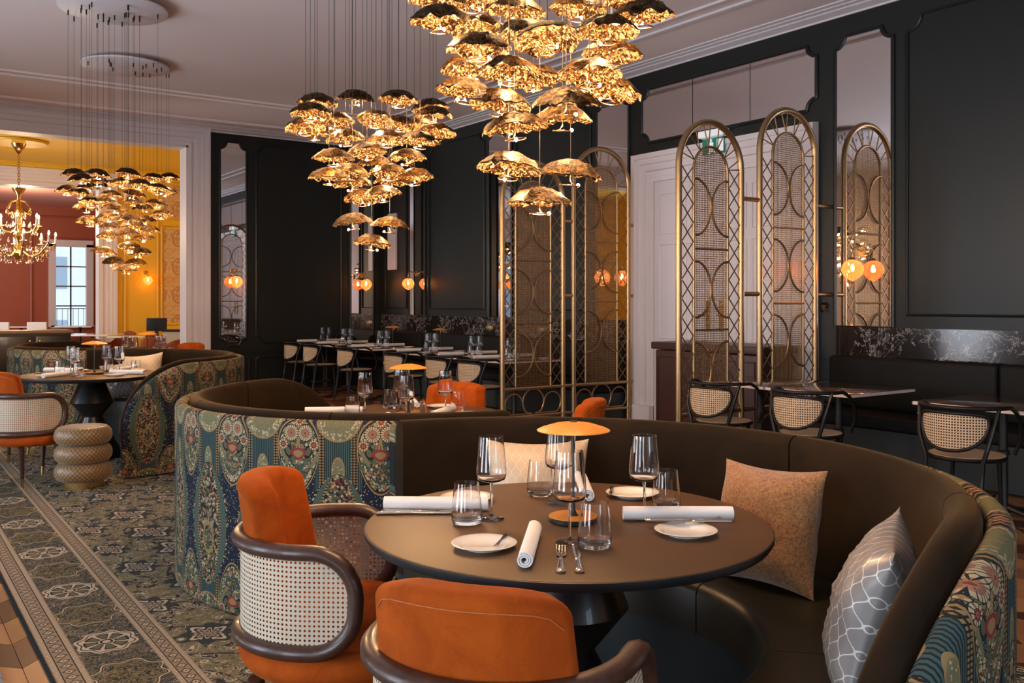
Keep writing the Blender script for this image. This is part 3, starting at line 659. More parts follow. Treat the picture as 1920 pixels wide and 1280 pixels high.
# ------------------------------------------------------------------ round tables
tops = MB().lathe([(0, .738), (.585, .738), (.597, .742), (.60, .745), (.60, .748), (.595, .750), (0, .750)], 96)
rim = MB().lathe([(0, .712), (.56, .712), (.595, .722), (.603, .735), (.603, .746), (.599, .7475), (.59, .737), (0, .737)], 96)
ped = MB().lathe([(0, .712), (.15, .712), (.15, .700), (.105, .695), (.185, .50), (.085, .375), (.085, .365), (.24, .06), (.26, .03), (.26, .004), (0, .004)], 48)
tm = [x.mesh(n_, mt_) for x, n_, mt_ in ((tops, 'tabletop', M['table_top']), (rim, 'table_edge', M['table_rim']), (ped, 'pedestal', M['black_wood']))]
T1 = (.165, 2.77); T2 = (-.62, 5.32); T4 = (-3.80, 8.33); T3 = (-4.28, 10.75)
TN = ['front round table', 'round table inside the second booth', 'round table behind the pouf', 'round table nearest the archway']
def round_table(p, label):
    t = thing('round_table', label, 'table', (*pl(*p), .008), 0, 'round tables in the booths')
    for me in tm: put(me.name, me, t)
for p, l in zip((T1, T2, T4, T3), ('large round brown-topped dining table at the front booth', 'round dining table half hidden inside the second booth', 'round dining table on a bicone pedestal behind the pouf', 'round dining table in the far booth by the archway')): round_table(p, l)
# ------------------------------------------------------------------ tableware prototypes (first use places the prototype)
TZ = .758
wine_me = MB().lathe([(0, 0), (.034, 0), (.039, .001), (.039, .0022), (.014, .006), (.0055, .012), (.0040, .02), (.0036, .095), (.006, .110), (.028, .1155), (.042, .122), (.0462, .135), (.0462, .15), (.0372, .252), (.0362, .252), (.0452, .15), (.0452, .136), (.041, .1245), (.027, .1185), (0, .1165)], 40).mesh('wine_glass', M['clear'], angle=60)
tumb_me = MB().lathe([(0, .001), (.036, .0), (.0415, .003), (.045, .012), (.0458, .022), (.045, .045), (.0368, .122), (.0356, .122), (.0436, .045), (.0442, .024), (.0425, .016), (.036, .0125), (0, .0115)], 40).mesh('tumbler', M['clear'], angle=60)
tumb_lo = MB().lathe([(0, .004), (.041, .002), (.045, .016), (.0445, .04), (.0368, .12), (.0358, .12), (.043, .04), (.042, .016), (0, .012)], 14).mesh('tumbler', M['clear'], angle=60)
wine_lo = MB().lathe([(0, 0), (.038, 0), (.012, .006), (.0045, .02), (.0045, .105), (.042, .122), (.0462, .14), (.0372, .252), (.0362, .252), (.045, .14), (.040, .126), (0, .118)], 18).mesh('wine_glass', M['clear'], angle=60)
plate_me = MB().lathe([(0, .004), (.045, .003), (.047, 0), (.052, 0), (.054, .004), (.086, .013), (.0885, .0155), (.086, .0165), (.062, .009), (.058, .0062), (0, .0062)], 56).mesh('side_plate', M['china'], angle=50)
def spiral_napkin(L=.33, r=.0235):
    m = MB(); ins = []; out = []; turns = 2.6; n = 56
    for i in range(n + 1):
        t = i / n; a_ = t * turns * 2 * PI - PI / 2; rr = .0085 + (r - .0085) * t
        out.append(((rr) * cos(a_), rr * sin(a_) * .93)); q = rr - .0042; ins.append((q * cos(a_), q * sin(a_) * .93))
    for y in (-L / 2, -L / 2 + .02, 0, L / 2 - .02, L / 2):
        sc = 1 if abs(y) < L / 2 - .001 else .985
        for (x, z) in out + ins: m.v.append((x * sc, y, z * sc + r * .93))
    N = 2 * (n + 1)
    for k_ in range(4):
        for i in range(n):
            m.f.append((k_ * N + i, k_ * N + i + 1, (k_ + 1) * N + i + 1, (k_ + 1) * N + i)); j = n + 1 + i
            m.f.append((k_ * N + j + 1, k_ * N + j, (k_ + 1) * N + j, (k_ + 1) * N + j + 1))
        for e in (0, n): m.f.append((k_ * N + e, k_ * N + n + 1 + e, (k_ + 1) * N + n + 1 + e, (k_ + 1) * N + e))
    for k_ in (0, 4):
        for i in range(n): m.f.append((k_ * N + i, k_ * N + i + 1, k_ * N + n + 2 + i, k_ * N + n + 1 + i))
    return m.mesh('rolled_napkin', M['white_cloth'], angle=60)
napk_me = spiral_napkin()
def loft(secs, n=8):   # secs: (y, cx, halfwidth, cz, halfheight)
    m = MB()
    for (y, cx, hw, cz, hh) in secs:
        for i in range(n):
            a_ = 2 * PI * i / n; m.v.append((cx + hw * cos(a_), y, cz + hh * sin(a_)))
    for k_ in range(len(secs) - 1):
        for i in range(n): m.f.append((k_ * n + i, k_ * n + (i + 1) % n, (k_ + 1) * n + (i + 1) % n, (k_ + 1) * n + i))
    m.f.append(tuple(range(n))); m.f.append(tuple((len(secs) - 1) * n + i for i in range(n))[::-1]); return m
handle_me = loft([(-.105, 0, .004, .004, .003), (-.10, 0, .0105, .005, .0045), (-.085, 0, .010, .005, .0042), (-.03, 0, .0072, .005, .0035), (-.01, 0, .0058, .005, .0035), (-.006, 0, .0075, .005, .0042), (0, 0, .0055, .005, .003), (.004, 0, .003, .005, .002)]).mesh('handle', M['steel'])
blade_me = loft([(0, 0, .004, .005, .0014), (.02, .001, .0075, .005, .0011), (.08, .001, .0095, .005, .0009), (.10, .0, .0085, .005, .0008), (.115, -.003, .004, .005, .0006)]).mesh('blade', M['steel'])
fh = loft([(0, 0, .0035, .005, .0022), (.02, 0, .004, .0045, .0016), (.03, 0, .011, .0035, .0014), (.045, 0, .0125, .003, .0013), (.052, 0, .0125, .003, .0012)]).mesh('fork_head', M['steel'])
tine_me = MB().tube([(0, .05, .003), (0, .075, .0045), (0, .098, .009)], [.0018, .0016, .0007], 6).mesh('tine', M['steel'])
def knife(loc, rz, label, sc=1.12):
    t = thing('table_knife', label, 'knife', loc, rz, 'table knives'); put('handle', handle_me, t); put('blade', blade_me, t); t.scale = (sc,) * 3; return t
def fork(loc, rz, label):
    t = thing('table_fork', label, 'fork', loc, rz, 'table forks'); put('handle', handle_me, t); h = put('fork_head', fh, t)
    t.scale = (1.12,) * 3
    for i in range(4): put('tine', tine_me, h, (-.0102 + i * .0068, 0, 0))
    return t
lamp_b = [MB().lathe([(0, .0), (.072, .0), (.075, .003), (.075, .012), (.072, .0145), (0, .0145)], 48).mesh('base', M['table_rim']),
          MB().lathe([(0, .0145), (.0725, .0145), (.0735, .016), (.072, .0175), (0, .0178)], 48).mesh('base_top', M['lamp_orange']),
          MB().lathe([(0, .0175), (.016, .0175), (.011, .022), (.006, .034), (.005, .05), (.005, .275), (0, .276)], 20).mesh('stem', M['wire']),
          MB().lathe([(0, .299), (.02, .2985), (.06, .292), (.098, .280), (.110, .274), (.1095, .272), (.097, .276), (.06, .287), (0, .293)], 64).mesh('lamp_shade', M['lamp_orange']),
          MB().lathe([(0, .262), (.008, .264), (.011, .272), (.008, .284), (0, .288)], 16, (.03, 0, 0)).mesh('finial', M['brass']),
          MB().lathe([(0, .2985), (.012, .2985), (.012, .3015), (0, .302)], 16).mesh('cap', M['wire'])]
LAMPW = .22
def table_lamp(x, y, z, label):
    t = thing('table_lamp', label, 'lamp', (x, y, z), 0, 'ochre table lamps')
    for me in lamp_b: put(me.name, me, t)
    light('lamp_glow', 'POINT', (0.03, 0, .25), LAMPW, WARM, .012, parent=t); return t
# places: plan offsets of every item from the table centre, as laid on the front table
PLACES = [   # key phrase, wine, tumbler, plate, napkin(x,y,dirx,diry), knife on plate
    ('beside the open-sided armchair', (-.228, .024), (-.30, -.03), (-.315, .283), (-.405, .14, 1, -.03)),
    ('nearest the aisle chair back', (-.007, -.25), (.0575, -.294), (-.24, -.30), (-.118, -.335, .10, 1)),
    ('nearest the silver cushion', (.239, .04), (.327, .166), (.328, -.16), (.335, .005, 1, 0)),
    ('nearest the cream cushion', (-.011, .243), (-.069, .366), (.242, .35), (.085, .42, .0, 1))]
def lay(T, tname, hi, rot=0):
    def at(o):
        c_, s_ = cos(rot), sin(rot); return pl(T[0] + o[0] * c_ - o[1] * s_, T[1] + o[0] * s_ + o[1] * c_)
    for (ph, wg, tb, pt, nk) in PLACES:
        if tname == TN[1] and 'silver' in ph: nk = (.22, -.02, .45, .9); pt = (.36, -.06)
        if not hi: ph = ph.replace('open-sided armchair', 'aisle side').replace('aisle chair back', 'open side').replace('silver cushion', 'booth end').replace('cream cushion', 'booth back')
        tag(put('wine_glass', wine_me if hi else wine_lo, None, (*at(wg), TZ)), 'tall stemmed wine glass %s on the %s' % (ph, tname), 'wine glass', 'stemmed wine glasses')
        tag(put('tumbler', tumb_me if hi else tumb_lo, None, (*at(tb), TZ)), 'clear water tumbler %s on the %s' % (ph, tname), 'tumbler', 'water tumblers')
        tag(put('side_plate', plate_me, None, (*at(pt), TZ)), 'white side plate %s on the %s' % (ph, tname), 'plate', 'white side plates')
        c_, s_ = cos(rot), sin(rot); dx, dy = nk[2] * c_ - nk[3] * s_, nk[2] * s_ + nk[3] * c_
        tag(put('rolled_napkin', napk_me, None, (*at(nk[:2]), TZ), (0, 0, face_rz(dx, dy))), 'rolled white napkin %s on the %s' % (ph, tname), 'napkin', 'rolled white napkins')
    return at
at = lay(T1, TN[0], True)
lay(T2, TN[1], False, R(10)); lay(T4, TN[2], False, R(-8)); lay(T3, TN[3], False, R(170))
fork((*at((-.04, -.42)), TZ), face_rz(.05, 1), 'silver fork beside the rolled napkin pointing at the aisle chair'); knife((*at((.002, -.42)), TZ), face_rz(.02, 1), 'silver knife beside the fork near the front table edge')
knife((*at((-.47, .085)), TZ), face_rz(1, .02), 'silver knife lying along the napkin by the open-sided armchair'); fork((*at((-.45, .105)), TZ), face_rz(1, -.06), 'silver fork lying along the napkin by the open-sided armchair')
knife((*at((.36, -.095)), TZ + .017), face_rz(-1, .04), 'silver knife laid across the plate edge beside the silver cushion'); fork((*at((.34, -.075)), TZ + .017), face_rz(1, .05), 'silver fork laid across the plate edge beside the silver cushion')
knife((*at((-.195, -.30)), TZ + .017), face_rz(.22, 1), 'small butter knife resting on the plate near the aisle chair', .62); knife((*at((.17, .345)), TZ + .017), face_rz(.15, 1), 'small butter knife resting on the plate beside the cream cushion', .62)
knife((*pl(T4[0] - .43, T4[1] + .06), TZ), face_rz(1, 0), 'silver knife beside the napkin on the table behind the pouf')
for T, tn in zip((T1, T2, T4, T3), TN): table_lamp(*pl(T[0] + .02, T[1]), TZ, 'ochre saucer-shaded table lamp on the %s' % tn)
# ------------------------------------------------------------------ orange armchairs
def u_path(t, Rr=.275, st=.22):   # unrolled coordinate -> plan point (front is +y)
    half = PI * Rr / 2
    if abs(t) <= half: a_ = -PI / 2 + t / Rr; return (Rr * cos(a_), Rr * sin(a_) - .02)
    s_ = 1 if t > 0 else -1; return (s_ * Rr, (abs(t) - half) - .02)
def stadium(L, z0, z1, r, n=8, mid=26):
    pts = []
    def seg(a_, b_, m_): 
        for i in range(m_): pts.append((a_[0] + (b_[0] - a_[0]) * i / m_, a_[1] + (b_[1] - a_[1]) * i / m_))
    seg((-L + r, z0), (L - r, z0), mid)
    for i in range(n): a_ = -PI / 2 + PI / 2 * i / n; pts.append((L - r + r * cos(a_), z0 + r + r * sin(a_)))
    for i in range(n): a_ = PI / 2 * i / n; pts.append((L - r + r * cos(a_), z1 - r + r * sin(a_)))
    seg((L - r, z1), (-L + r, z1), mid)
    for i in range(n): a_ = PI / 2 + PI / 2 * i / n; pts.append((-L + r + r * cos(a_), z1 - r + r * sin(a_)))
    for i in range(n): a_ = PI + PI / 2 * i / n; pts.append((-L + r + r * cos(a_), z0 + r + r * sin(a_)))
    return pts
def cane_sheet(inside, map3, u0, u1, v0, v1, p, hole=.33):
    m = MB(); nu = int((u1 - u0) / p); nv = int((v1 - v0) / p)
    ou = [(-.5, -.5), (0, -.5), (.5, -.5), (.5, 0), (.5, .5), (0, .5), (-.5, .5), (-.5, 0)]
    inn = [(hole * cos(R(225 + 45 * i)), hole * sin(R(225 + 45 * i))) for i in range(8)]
    for i in range(nu):
        for j in range(nv):
            cu, cv = u0 + (i + .5) * p, v0 + (j + .5) * p
            if not inside(cu, cv): continue
            o = len(m.v)
            for (a_, b_) in ou + inn: m.v.append(map3(cu + a_ * p, cv + b_ * p))
            for q in range(8): m.f.append((o + q, o + (q + 1) % 8, o + 8 + (q + 1) % 8, o + 8 + q))
    return m
LH = PI * .275 / 2 + .142
st_ = stadium(LH, .405, .692, .128)
frame_me = MB().tube([(*u_path(t), z) for t, z in st_], .0235, 10, True, ry=.028).mesh('armrest_frame', M['walnut'], angle=60)
def in_st(t, z, L=LH - .012, z0=.418, z1=.679, r=.118):
    if abs(t) > L or z < z0 or z > z1: return False
    dx = max(0, abs(t) - (L - r)); dz = max(0, (z0 + r) - z, z - (z1 - r)); return dx * dx + dz * dz <= r * r or dx == 0
cane_me = cane_sheet(in_st, lambda t, z: (*u_path(t), z), -LH, LH, .408, .690, .0138, .26).mesh('cane_panel', M['cane_light'], weld=False)
def seat_prof(): return [(0, .305), (.26, .305), (.305, .318), (.325, .35), (.312, .380), (.28, .390), (.232, .392), (.236, .41), (.232, .45), (.215, .470), (.12, .482), (0, .484)]
seat_me = MB().lathe(seat_prof(), 56, (0, .02, 0), 1.0, .98).mesh('seat', M['orange'], angle=60)
def bend(p):
    a_ = p.x / .29; lean = max(0, p.z + .22) * .16; rr = .244 - p.y; wv = 1 - .10 * ((p.z + .22) / .44) ** 3 * 0
    return (rr * sin(a_ * wv), .035 - rr * cos(a_ * wv) - lean + .02, p.z + .655)
back_me = MB().rcube((.50, .10, .44), .03, 10, deform=lambda p: bend(Vector((p.x * (1 - .06 * max(0, p.z) / .22), p.y, p.z - .032 * (abs(p.x) / .26) ** 3 * max(0, p.z / .22))))).mesh('backrest', M['orange'], angle=70)
leg_me = MB().lathe([(0, .07), (.0135, .07), (.025, .31), (0, .31)], 16).mesh('leg', M['walnut'])
tip_me = MB().lathe([(0, 0), (.0105, 0), (.0135, .072), (0, .072)], 16).mesh('brass_tip', M['brass'])
sp = [(-.216, .165), (-.19, .186)] + [(-.16 + .32 * i / 10, .191) for i in range(11)] + [(.19, .186), (.216, .165)]
seam_me = MB().tube([bend(Vector((x * (1 - .06 * max(0, z) / .22), -.0507, z - .032 * (abs(x) / .26) ** 3 * max(0, z / .22)))) for x, z in sp], .0012, 6).mesh('seam', M['seam'])
def make_armchair(p, d, label, rz=None):
    t = thing('armchair', label, 'armchair', (*pl(*p), .008), face_rz(*d), 'orange velvet armchairs')
    put('seat', seat_me, t); bk_ = put('backrest', back_me, t); put('seam', seam_me, bk_); put('armrest_frame', frame_me, t); put('cane_panel', cane_me, t)
    for sx, sy in ((-1, -1), (1, -1), (-1, 1), (1, 1)):
        l = put('leg', leg_me, t, (sx * .19, .02 + sy * .18, .0), (R(-5) * sy, R(5) * sx, 0)); put('brass_tip', tip_me, l)
    return t
ac = make_armchair((-.55, 2.90), (1, -.06), 'orange velvet armchair turned side-on with pale cane arms at the front table')
ac['group'] = 'orange velvet armchairs'
def dup_chair(p, d, label): return copy_tree(ac, (*pl(*p), .008), face_rz(*d), label)
dup_chair((-.01, 1.97), (.33, .94), 'orange velvet armchair with its back to us at the front table')
dup_chair((-.42, 5.86), (-.25, -.95), 'orange velvet armchair facing us beyond the second booth table')
dup_chair((.22, 5.12), (-1, .2), 'orange velvet armchair peeking above the front booth back by the arched screen')
dup_chair((-3.77, 7.20), (.56, .83), 'orange velvet armchair with wraparound cane beside the pouf')
dup_chair((-4.62, 8.22), (1, .08), 'orange velvet armchair half cut off behind the pouf armchair')
dup_chair((-4.2, 11.66), (-.3, -.95), 'orange velvet armchair by the white archway casing at the far booth')
# ------------------------------------------------------------------ pouf
pf = thing('pouf', 'round pouf of three stacked gold scale-patterned rolls on a brass base', 'pouf', (*pl(-3.27, 7.02), .008))
for i in range(3):
    z = .05 + i * .137; prof = [(0, z)] + [(.15 + .055 * cos(R(-80 + 160 * j / 10)), z + .0685 + .0685 * sin(R(-80 + 160 * j / 10))) for j in range(11)] + ([(.10, z + .141), (0, z + .143)] if i == 2 else [(0, z + .137)])
    MB().lathe(prof, 48).ob('roll', M['pouf_fabric'], pf, uvf=lambda c: (math.atan2(c.y, c.x) * .205 if c.xy.length > .13 else c.x, c.z if c.xy.length > .13 else c.y), angle=60)
MB().lathe([(0, 0), (.145, 0), (.145, .052), (0, .052)], 48).ob('brass_base', M['brass'], pf)
# ------------------------------------------------------------------ cushions
def pillow(name, p, z, size, facing, tilt, roll, mat, label, thick=.13, seed=1):
    def fn(u, v):
        u = 2 * u - 1; v = 2 * v - 1
        return u, v
    m = MB(); n = 27
    for sg in (-1, 1):
        o = len(m.v)
        for i in range(n):
            for j in range(n):
                u = -cos(PI * i / (n - 1)); v = -cos(PI * j / (n - 1))
                pinch = 1 - .10 * (1 - v * v) * abs(u) ** 3; pinv = 1 - .10 * (1 - u * u) * abs(v) ** 3
                x = u * size / 2 * pinch; y = v * size / 2 * pinv
                h = thick * (max(0, 1 - u ** 4) ** .7) * (max(0, 1 - v ** 4) ** .7) * (.55 + .45 * max(0, 1 - (u * u + v * v) / 2))
                h *= 1 + .18 * (noise.noise((x * 9 + seed, y * 14, sg)) )
                h += .006 * sin(11 * (u - v) + seed) * max(0, 1 - u * u) * max(0, 1 - v * v)
                m.v.append((x, sg * h, y))
        for i in range(n - 1):
            for j in range(n - 1):
                q = (o + i * n + j, o + (i + 1) * n + j, o + (i + 1) * n + j + 1, o + i * n + j + 1); m.f.append(q if sg < 0 else q[::-1])
    ob = m.ob(name, mat, None, uvf=lambda c: (c.x + .3, c.z + .3), angle=80)
    ob.location = (*pl(*p), z); ob.rotation_mode = 'XYZ'
    ob.rotation_euler = (Matrix.Rotation(face_rz(*facing), 3, 'Z') @ Matrix.Rotation(tilt, 3, 'X') @ Matrix.Rotation(roll, 3, 'Y')).to_euler()
    pi = MB().tube([(sx * size / 2 * (1 - .10 * (1 - t * t) * 0), 0, t * size / 2) for sx in (1,) for t in (-.97, -.5, 0, .5, .97)], .003, 6)
    return tag(ob, label, 'cushion')
pillow('cushion', (.86, 3.10), .665, .41, (-.80, -.62), R(14), R(2), M['tan_boucle'], 'tan textured square cushion leaning on the dark velvet booth back', .095, 2)
pillow('cushion', (.90, 2.30), .655, .43, (-.92, .40), R(16), R(-3), M['silver_cushion'], 'silver satin cushion with ogee net pattern near the sweeping booth end', .09, 5)
pillow('cushion', (.10, 3.66), .66, .42, (.0, -1), R(14), 0, M['cream_cushion'], 'cream satin cushion half hidden behind the front table glasses', .09, 8)
pillow('cushion', (-3.72, 9.26), .68, .42, (.0, -1), R(14), R(6), M['cream_cushion'], 'tan satin cushion behind the table by the pouf', .09, 3)
pillow('cushion', (-3.84, 9.02), .64, .36, (.1, -1), R(12), R(10), M['silver_cushion'], 'grey satin cushion below the table edge behind the pouf', .10, 6)
# ------------------------------------------------------------------ arched screens (stand square to the right wall)
def arch(q0, q1, z0, z1, n=20):
    r = (q1 - q0) / 2; c = (q0 + q1) / 2; zc = z1 - r
    return [(q0, z0)] + [(q0, z0 + (zc - z0) * i / 4) for i in range(1, 4)] + [(c - r * cos(PI * i / n), zc + r * sin(PI * i / n)) for i in range(n + 1)] + [(q1, z0 + (zc - z0) * i / 4) for i in range(3, -1, -1)]
def strut_mesh(L, r): return MB().tube([(0, 0, 0), (0, 0, L)], r, 6).mesh('lattice_strut', M['bronze_thin'])
CELL = .155; GAP = .145
SL = math.hypot(CELL, GAP); strut_me = strut_mesh(SL, .0055)
def screen(label, s, panels, qwall):
    t = thing('arched_screen', label, 'screen', (panels[0][0], s, 0), 0, 'bronze arched room screens'); q_ref = panels[0][0]
    def tq(pts, dy=0): return [(q - q_ref, dy, z) for q, z in pts]
    for (q0, q1, top) in panels:
        MB().tube(tq(arch(q0, q1, .0, top)), .027, 12).ob('arch_frame', M['bronze'], t, angle=60)
        i0, i1, it = q0 + .172, q1 - .172, top - .205
        MB().tube(tq(arch(i0, i1, .485, it)), .0125, 8).ob('inner_frame', M['bronze'], t, angle=60)
        ri = (i1 - i0) / 2; ci = (i0 + i1) / 2; zc = it - ri
        # cane mesh of fine wires
        m = MB(); p = .0185; q = i0 + p
        while q < i1 - .004:
            zt = zc + math.sqrt(max(0, ri * ri - (q - ci) ** 2)); m.box((q - q_ref, .006, (.49 + zt) / 2), (.0052, .003, zt - .49)); q += p
        z = .497
        while z < it - .006:
            hw = ri if z < zc else math.sqrt(max(0, ri * ri - (z - zc) ** 2)); m.box((ci - q_ref, .009, z), (2 * hw, .003, .0052)); z += p
        stuff(m.ob('cane_mesh', M['bronze_thin'], t, weld=False))
        zs = [top - 1.06, top - 1.73]
        for z in zs: MB().tube(tq([(i0, z), (i1, z)], -.008), .009, 8).ob('cross_bar', M['bronze_thin'], t)
        tops_ = [it - .275, zs[0] - .10, zs[1] - .10]
        for zt in tops_:
            hh = .235 if zt > .95 else (zt - .50) / 2 + .02
            for sg in (-1, 1):
                x0 = i0 if sg < 0 else i1; bl = ri - .006
                pts = [(x0 - sg * bl * sin(PI * i / 16), zt - hh + hh * cos(PI * i / 16)) for i in range(17)]
                pts = [(q, max(z, .50)) for q, z in pts]
                MB().tube(tq(pts, -.010), .0095, 8).ob('arc_bar', M['bronze_thin'], t)
        # x lattice on both sides
        za = .50; nrow = int((zc + .05 - za) / CELL)
        for sg, x0 in ((1, q0 + .0265), (-1, i1 + .012)):
            for i in range(nrow):
                for d in (1, -1):
                    a_ = math.atan2(GAP - .012, CELL); o = put('lattice_strut', strut_me, t, (x0 - q_ref + (0 if d > 0 else GAP - .0), .004 * d, za + i * CELL), (0, a_ * d, 0))
        # zig-zag spokes around the arch
        ro = (q1 - q0) / 2 - .02; co_ = (q0 + q1) / 2; zo = top - (q1 - q0) / 2; n = 12
        for i in range(n):
            a0 = PI * (i + (0 if i % 2 else .25)) / n; 
            for (ai, ao) in ((PI * (i + .5) / n, PI * (i + .05) / n), (PI * (i + .5) / n, PI * (i + .95) / n)):
                if i % 2: continue
                pi_ = (ci + ri * cos(ai), zc + ri * sin(ai)); po = (co_ + ro * cos(ao * 1.0), zo + ro * sin(ao))
                pi2 = (ci + ri * cos(ai), zc + ri * sin(ai)); MB().tube(tq([pi2, po], 0), .0052, 6).ob('spoke', M['bronze_thin'], t)
        # loops between the low rails
        wd = (q1 - q0 - .06) / 3
        c0 = q0 + .03 + wd / 2; r = wd / 2
        MB().tube(tq([(co_ + r * 1.12 * cos(2 * PI * i / 32), .335 + r * 1.12 * sin(2 * PI * i / 32)) for i in range(32)]), .0075, 8, True).ob('loop', M['bronze'], t)
        for sg in (-1, 1):
            c_ = co_ + sg * wd * 1.03; rr = r * .93
            pts = [(c_ + sg * rr, .205)] if False else []
            pts += [(co_ + sg * .02, .212), (c_ + sg * rr * .3, .212)] + [(c_ + sg * rr * (cos(a_)), .315 + rr * sin(a_)) for a_ in [R(-60 + 240 * i / 20) for i in range(21)]] + [(co_ + sg * r * .85, .235), (co_ + sg * r * .3, .214)]
            MB().tube(tq(pts), .0075, 8).ob('loop', M['bronze'], t)
    qa, qb = panels[0][0], qwall
    MB().tube(tq([(qa, .485), (qb, .485)]), .020, 10).ob('low_rail', M['bronze'], t); MB().tube(tq([(qa, .185), (qb, .185)]), .018, 10).ob('low_rail', M['bronze'], t)
    for z in (2.30, 1.48):
        MB().tube(tq([(panels[0][1], z), (panels[1][0], z)]), .020, 10).ob('connector', M['bronze'], t); MB().tube(tq([(panels[1][1], z), (qb, z)]), .020, 10).ob('connector', M['bronze'], t)
    return t
screen('bronze double-arch screen at the end of the far marble banquette', 7.96, [(5.48, 6.29, 2.91), (6.44, 7.256, 3.145)], QW)
screen('bronze double-arch screen before the white double door', 5.33, [(5.41, 6.16, 2.91), (6.40, 7.17, 3.13)], QW)
# ------------------------------------------------------------------ banquettes
def banquette(label, s0, s1):
    t = thing('banquette', label, 'bench', (QW, s0, 0)); L = s1 - s0; n = max(2, round(L / 1.5))
    MB().b2(-.60, -.02, 0, L, .02, .36).ob('seat_base', M['leather_front'], t)
    for i in range(n):
        a0, a1 = L * i / n + .004, L * (i + 1) / n - .004
        MB().rcube((.60, a1 - a0, .11), .03, 2, Matrix.Translation((-.33, (a0 + a1) / 2, .415))).ob('seat_cushion', M['black_leather'], t)
        MB().rcube((.13, a1 - a0, .46), .035, 2, Matrix.Translation((-.13, (a0 + a1) / 2, .695))).ob('back_cushion', M['black_leather'], t)
    MB().b2(-.065, -.001, 0, L, .36, 1.185).ob('marble_ledge', M['black_marble'], t)
    return t
M['black_leather'] = P('black_leather', (.006, .006, .005), .6, spec=.2)
banquette('long dark banquette with black veined marble ledge by the far corner', 8.0, SF - .02); banquette('dark banquette with black veined marble ledge beside the arched screen and door', .6, 5.22)
# ------------------------------------------------------------------ marble tables
def rect_table(s0, s1, label):
    L = s1 - s0 - .006; t = thing('marble_table', label, 'table', (6.15, (s0 + s1) / 2, 0), 0, 'marble banquette tables')
    MB().rcube((.81, L, .022), .003, 1, Matrix.Translation((0, 0, .739)), rs=1).ob('tabletop', M['brown_marble'], t)
    e = MB(); w_ = .41
    for (x0, x1, y0, y1) in ((-w_, -w_ + .006, -L / 2, L / 2), (w_ - .006, w_, -L / 2, L / 2), (-w_, w_, -L / 2 - .001, -L / 2 + .005), (-w_, w_, L / 2 - .005, L / 2 + .001)): e.b2(x0, x1, y0, y1, .7275, .7485)
    e.ob('marble_edge', M['marble_edge'], t)
    MB().lathe([(0, .03), (.05, .03), (.03, .08), (.028, .40), (.04, .41), (.04, .43), (.028, .44), (.024, .70), (.06, .715), (.06, .727), (0, .727)], 20).ob('column', M['pink_metal'], t)
    ft = MB()
    for a_ in (0, PI / 2, PI, 1.5 * PI): ft.tube([(.03 * cos(a_), .03 * sin(a_), .06), (.15 * cos(a_), .15 * sin(a_), .03), (.27 * cos(a_), .27 * sin(a_), .012)], [.022, .016, .012], 8)
    ft.ob('foot', M['pink_metal'], t)
    return t
FT = [(13.565, 14.38, 'marble table in the far corner'), (12.74, 13.56, 'second marble table from the far corner'), (11.55, 12.30, 'third marble table from the far corner'), (10.16, 10.94, 'fourth marble table from the far corner'), (9.09, 9.87, 'fifth marble table from the far corner'), (8.30, 9.085, 'marble table right behind the far arched screen')]
for s0, s1, l in FT: rect_table(s0, s1, l + ', set with stacked tumblers')
rect_table(4.74, 5.50, 'bare brown marble table half behind the arched screen by the door'); rect_table(3.97, 4.735, 'bare brown marble table next to the one behind the arched screen'); rect_table(2.70, 3.50, 'bare brown marble table at the picture edge')
for i, (s0, s1, l) in enumerate(FT):
    c = (s0 + s1) / 2
    for e, (q, w_) in enumerate(((6.07, 'aisle'), (6.185, 'wall'))):
        for lev in (0, 1):
            tag(put('tumbler', tumb_lo, None, (q - .0 + lev * .012, c + .02 - lev * .008, .7505 + lev * .1205)), '%s tumbler in the %s stack, %s' % (('lower', 'upper')[lev], w_, l), 'tumbler', 'stacked tumblers')
    for q, w_ in ((5.90, 'aisle'), (6.40, 'wall')):
        tag(put('side_plate', plate_me, None, (q, c - .26, .7505)), 'white plate on the %s side, %s' % (w_, l), 'plate', 'banquette plates')
        tag(put('rolled_napkin', napk_me, None, (q, c + .20, .7505), (0, 0, R(90 - 8))), 'rolled napkin on the %s side, %s' % (w_, l), 'napkin', 'banquette napkins')
table_lamp(6.45, 12.25, .7505, 'ochre table lamp on the third marble table from the far corner'); table_lamp(6.45, 10.86, .7505, 'ochre table lamp on the fourth marble table from the far corner')
# ------------------------------------------------------------------ bentwood cane chairs
def cp(t, z, Rr=.262): a_ = -PI / 2 + t / Rr; return (Rr * cos(a_), Rr * sin(a_) + .02, z)
def shield(n=28):
    pts = []
    for i in range(n):
        a_ = 2 * PI * i / n; x = cos(a_); y = sin(a_); pts.append((.228 * (abs(x) ** (.55 if y > 0 else .9)) * (1 if x >= 0 else -1), .690 + (.052 * (abs(y) ** .55) if y > 0 else -.175 * abs(y))))
    return pts
sh_pts = shield()
bent = {}
m = MB(); pts = [cp(t, .775) for t in [-.262 * PI / 2 + .262 * PI * i / 20 for i in range(21)]]
full = [(-.215, .20, .47), (-.252, .205, .56), (-.264, .17, .67), (-.265, .09, .745)] + pts + [(.265, .09, .745), (.264, .17, .67), (.252, .205, .56), (.215, .20, .47)]
bent['top_rail'] = m.tube(full, .0135, 8).mesh('top_rail', M['cane_black'], angle=70)
bent['back_frame'] = MB().tube([cp(t, z, .256) for t, z in sh_pts], .0115, 8, True).mesh('back_frame', M['cane_black'], angle=70)
def in_sh(t, z):
    y = (z - .690); k_ = y / .052 if y > 0 else -y / .175
    if k_ >= 1: return False
    xx = (1 - (k_ ** (2 / .55 if y > 0 else 2))) ** .5
    return abs(t) < .228 * xx ** (.55 if y > 0 else .9)
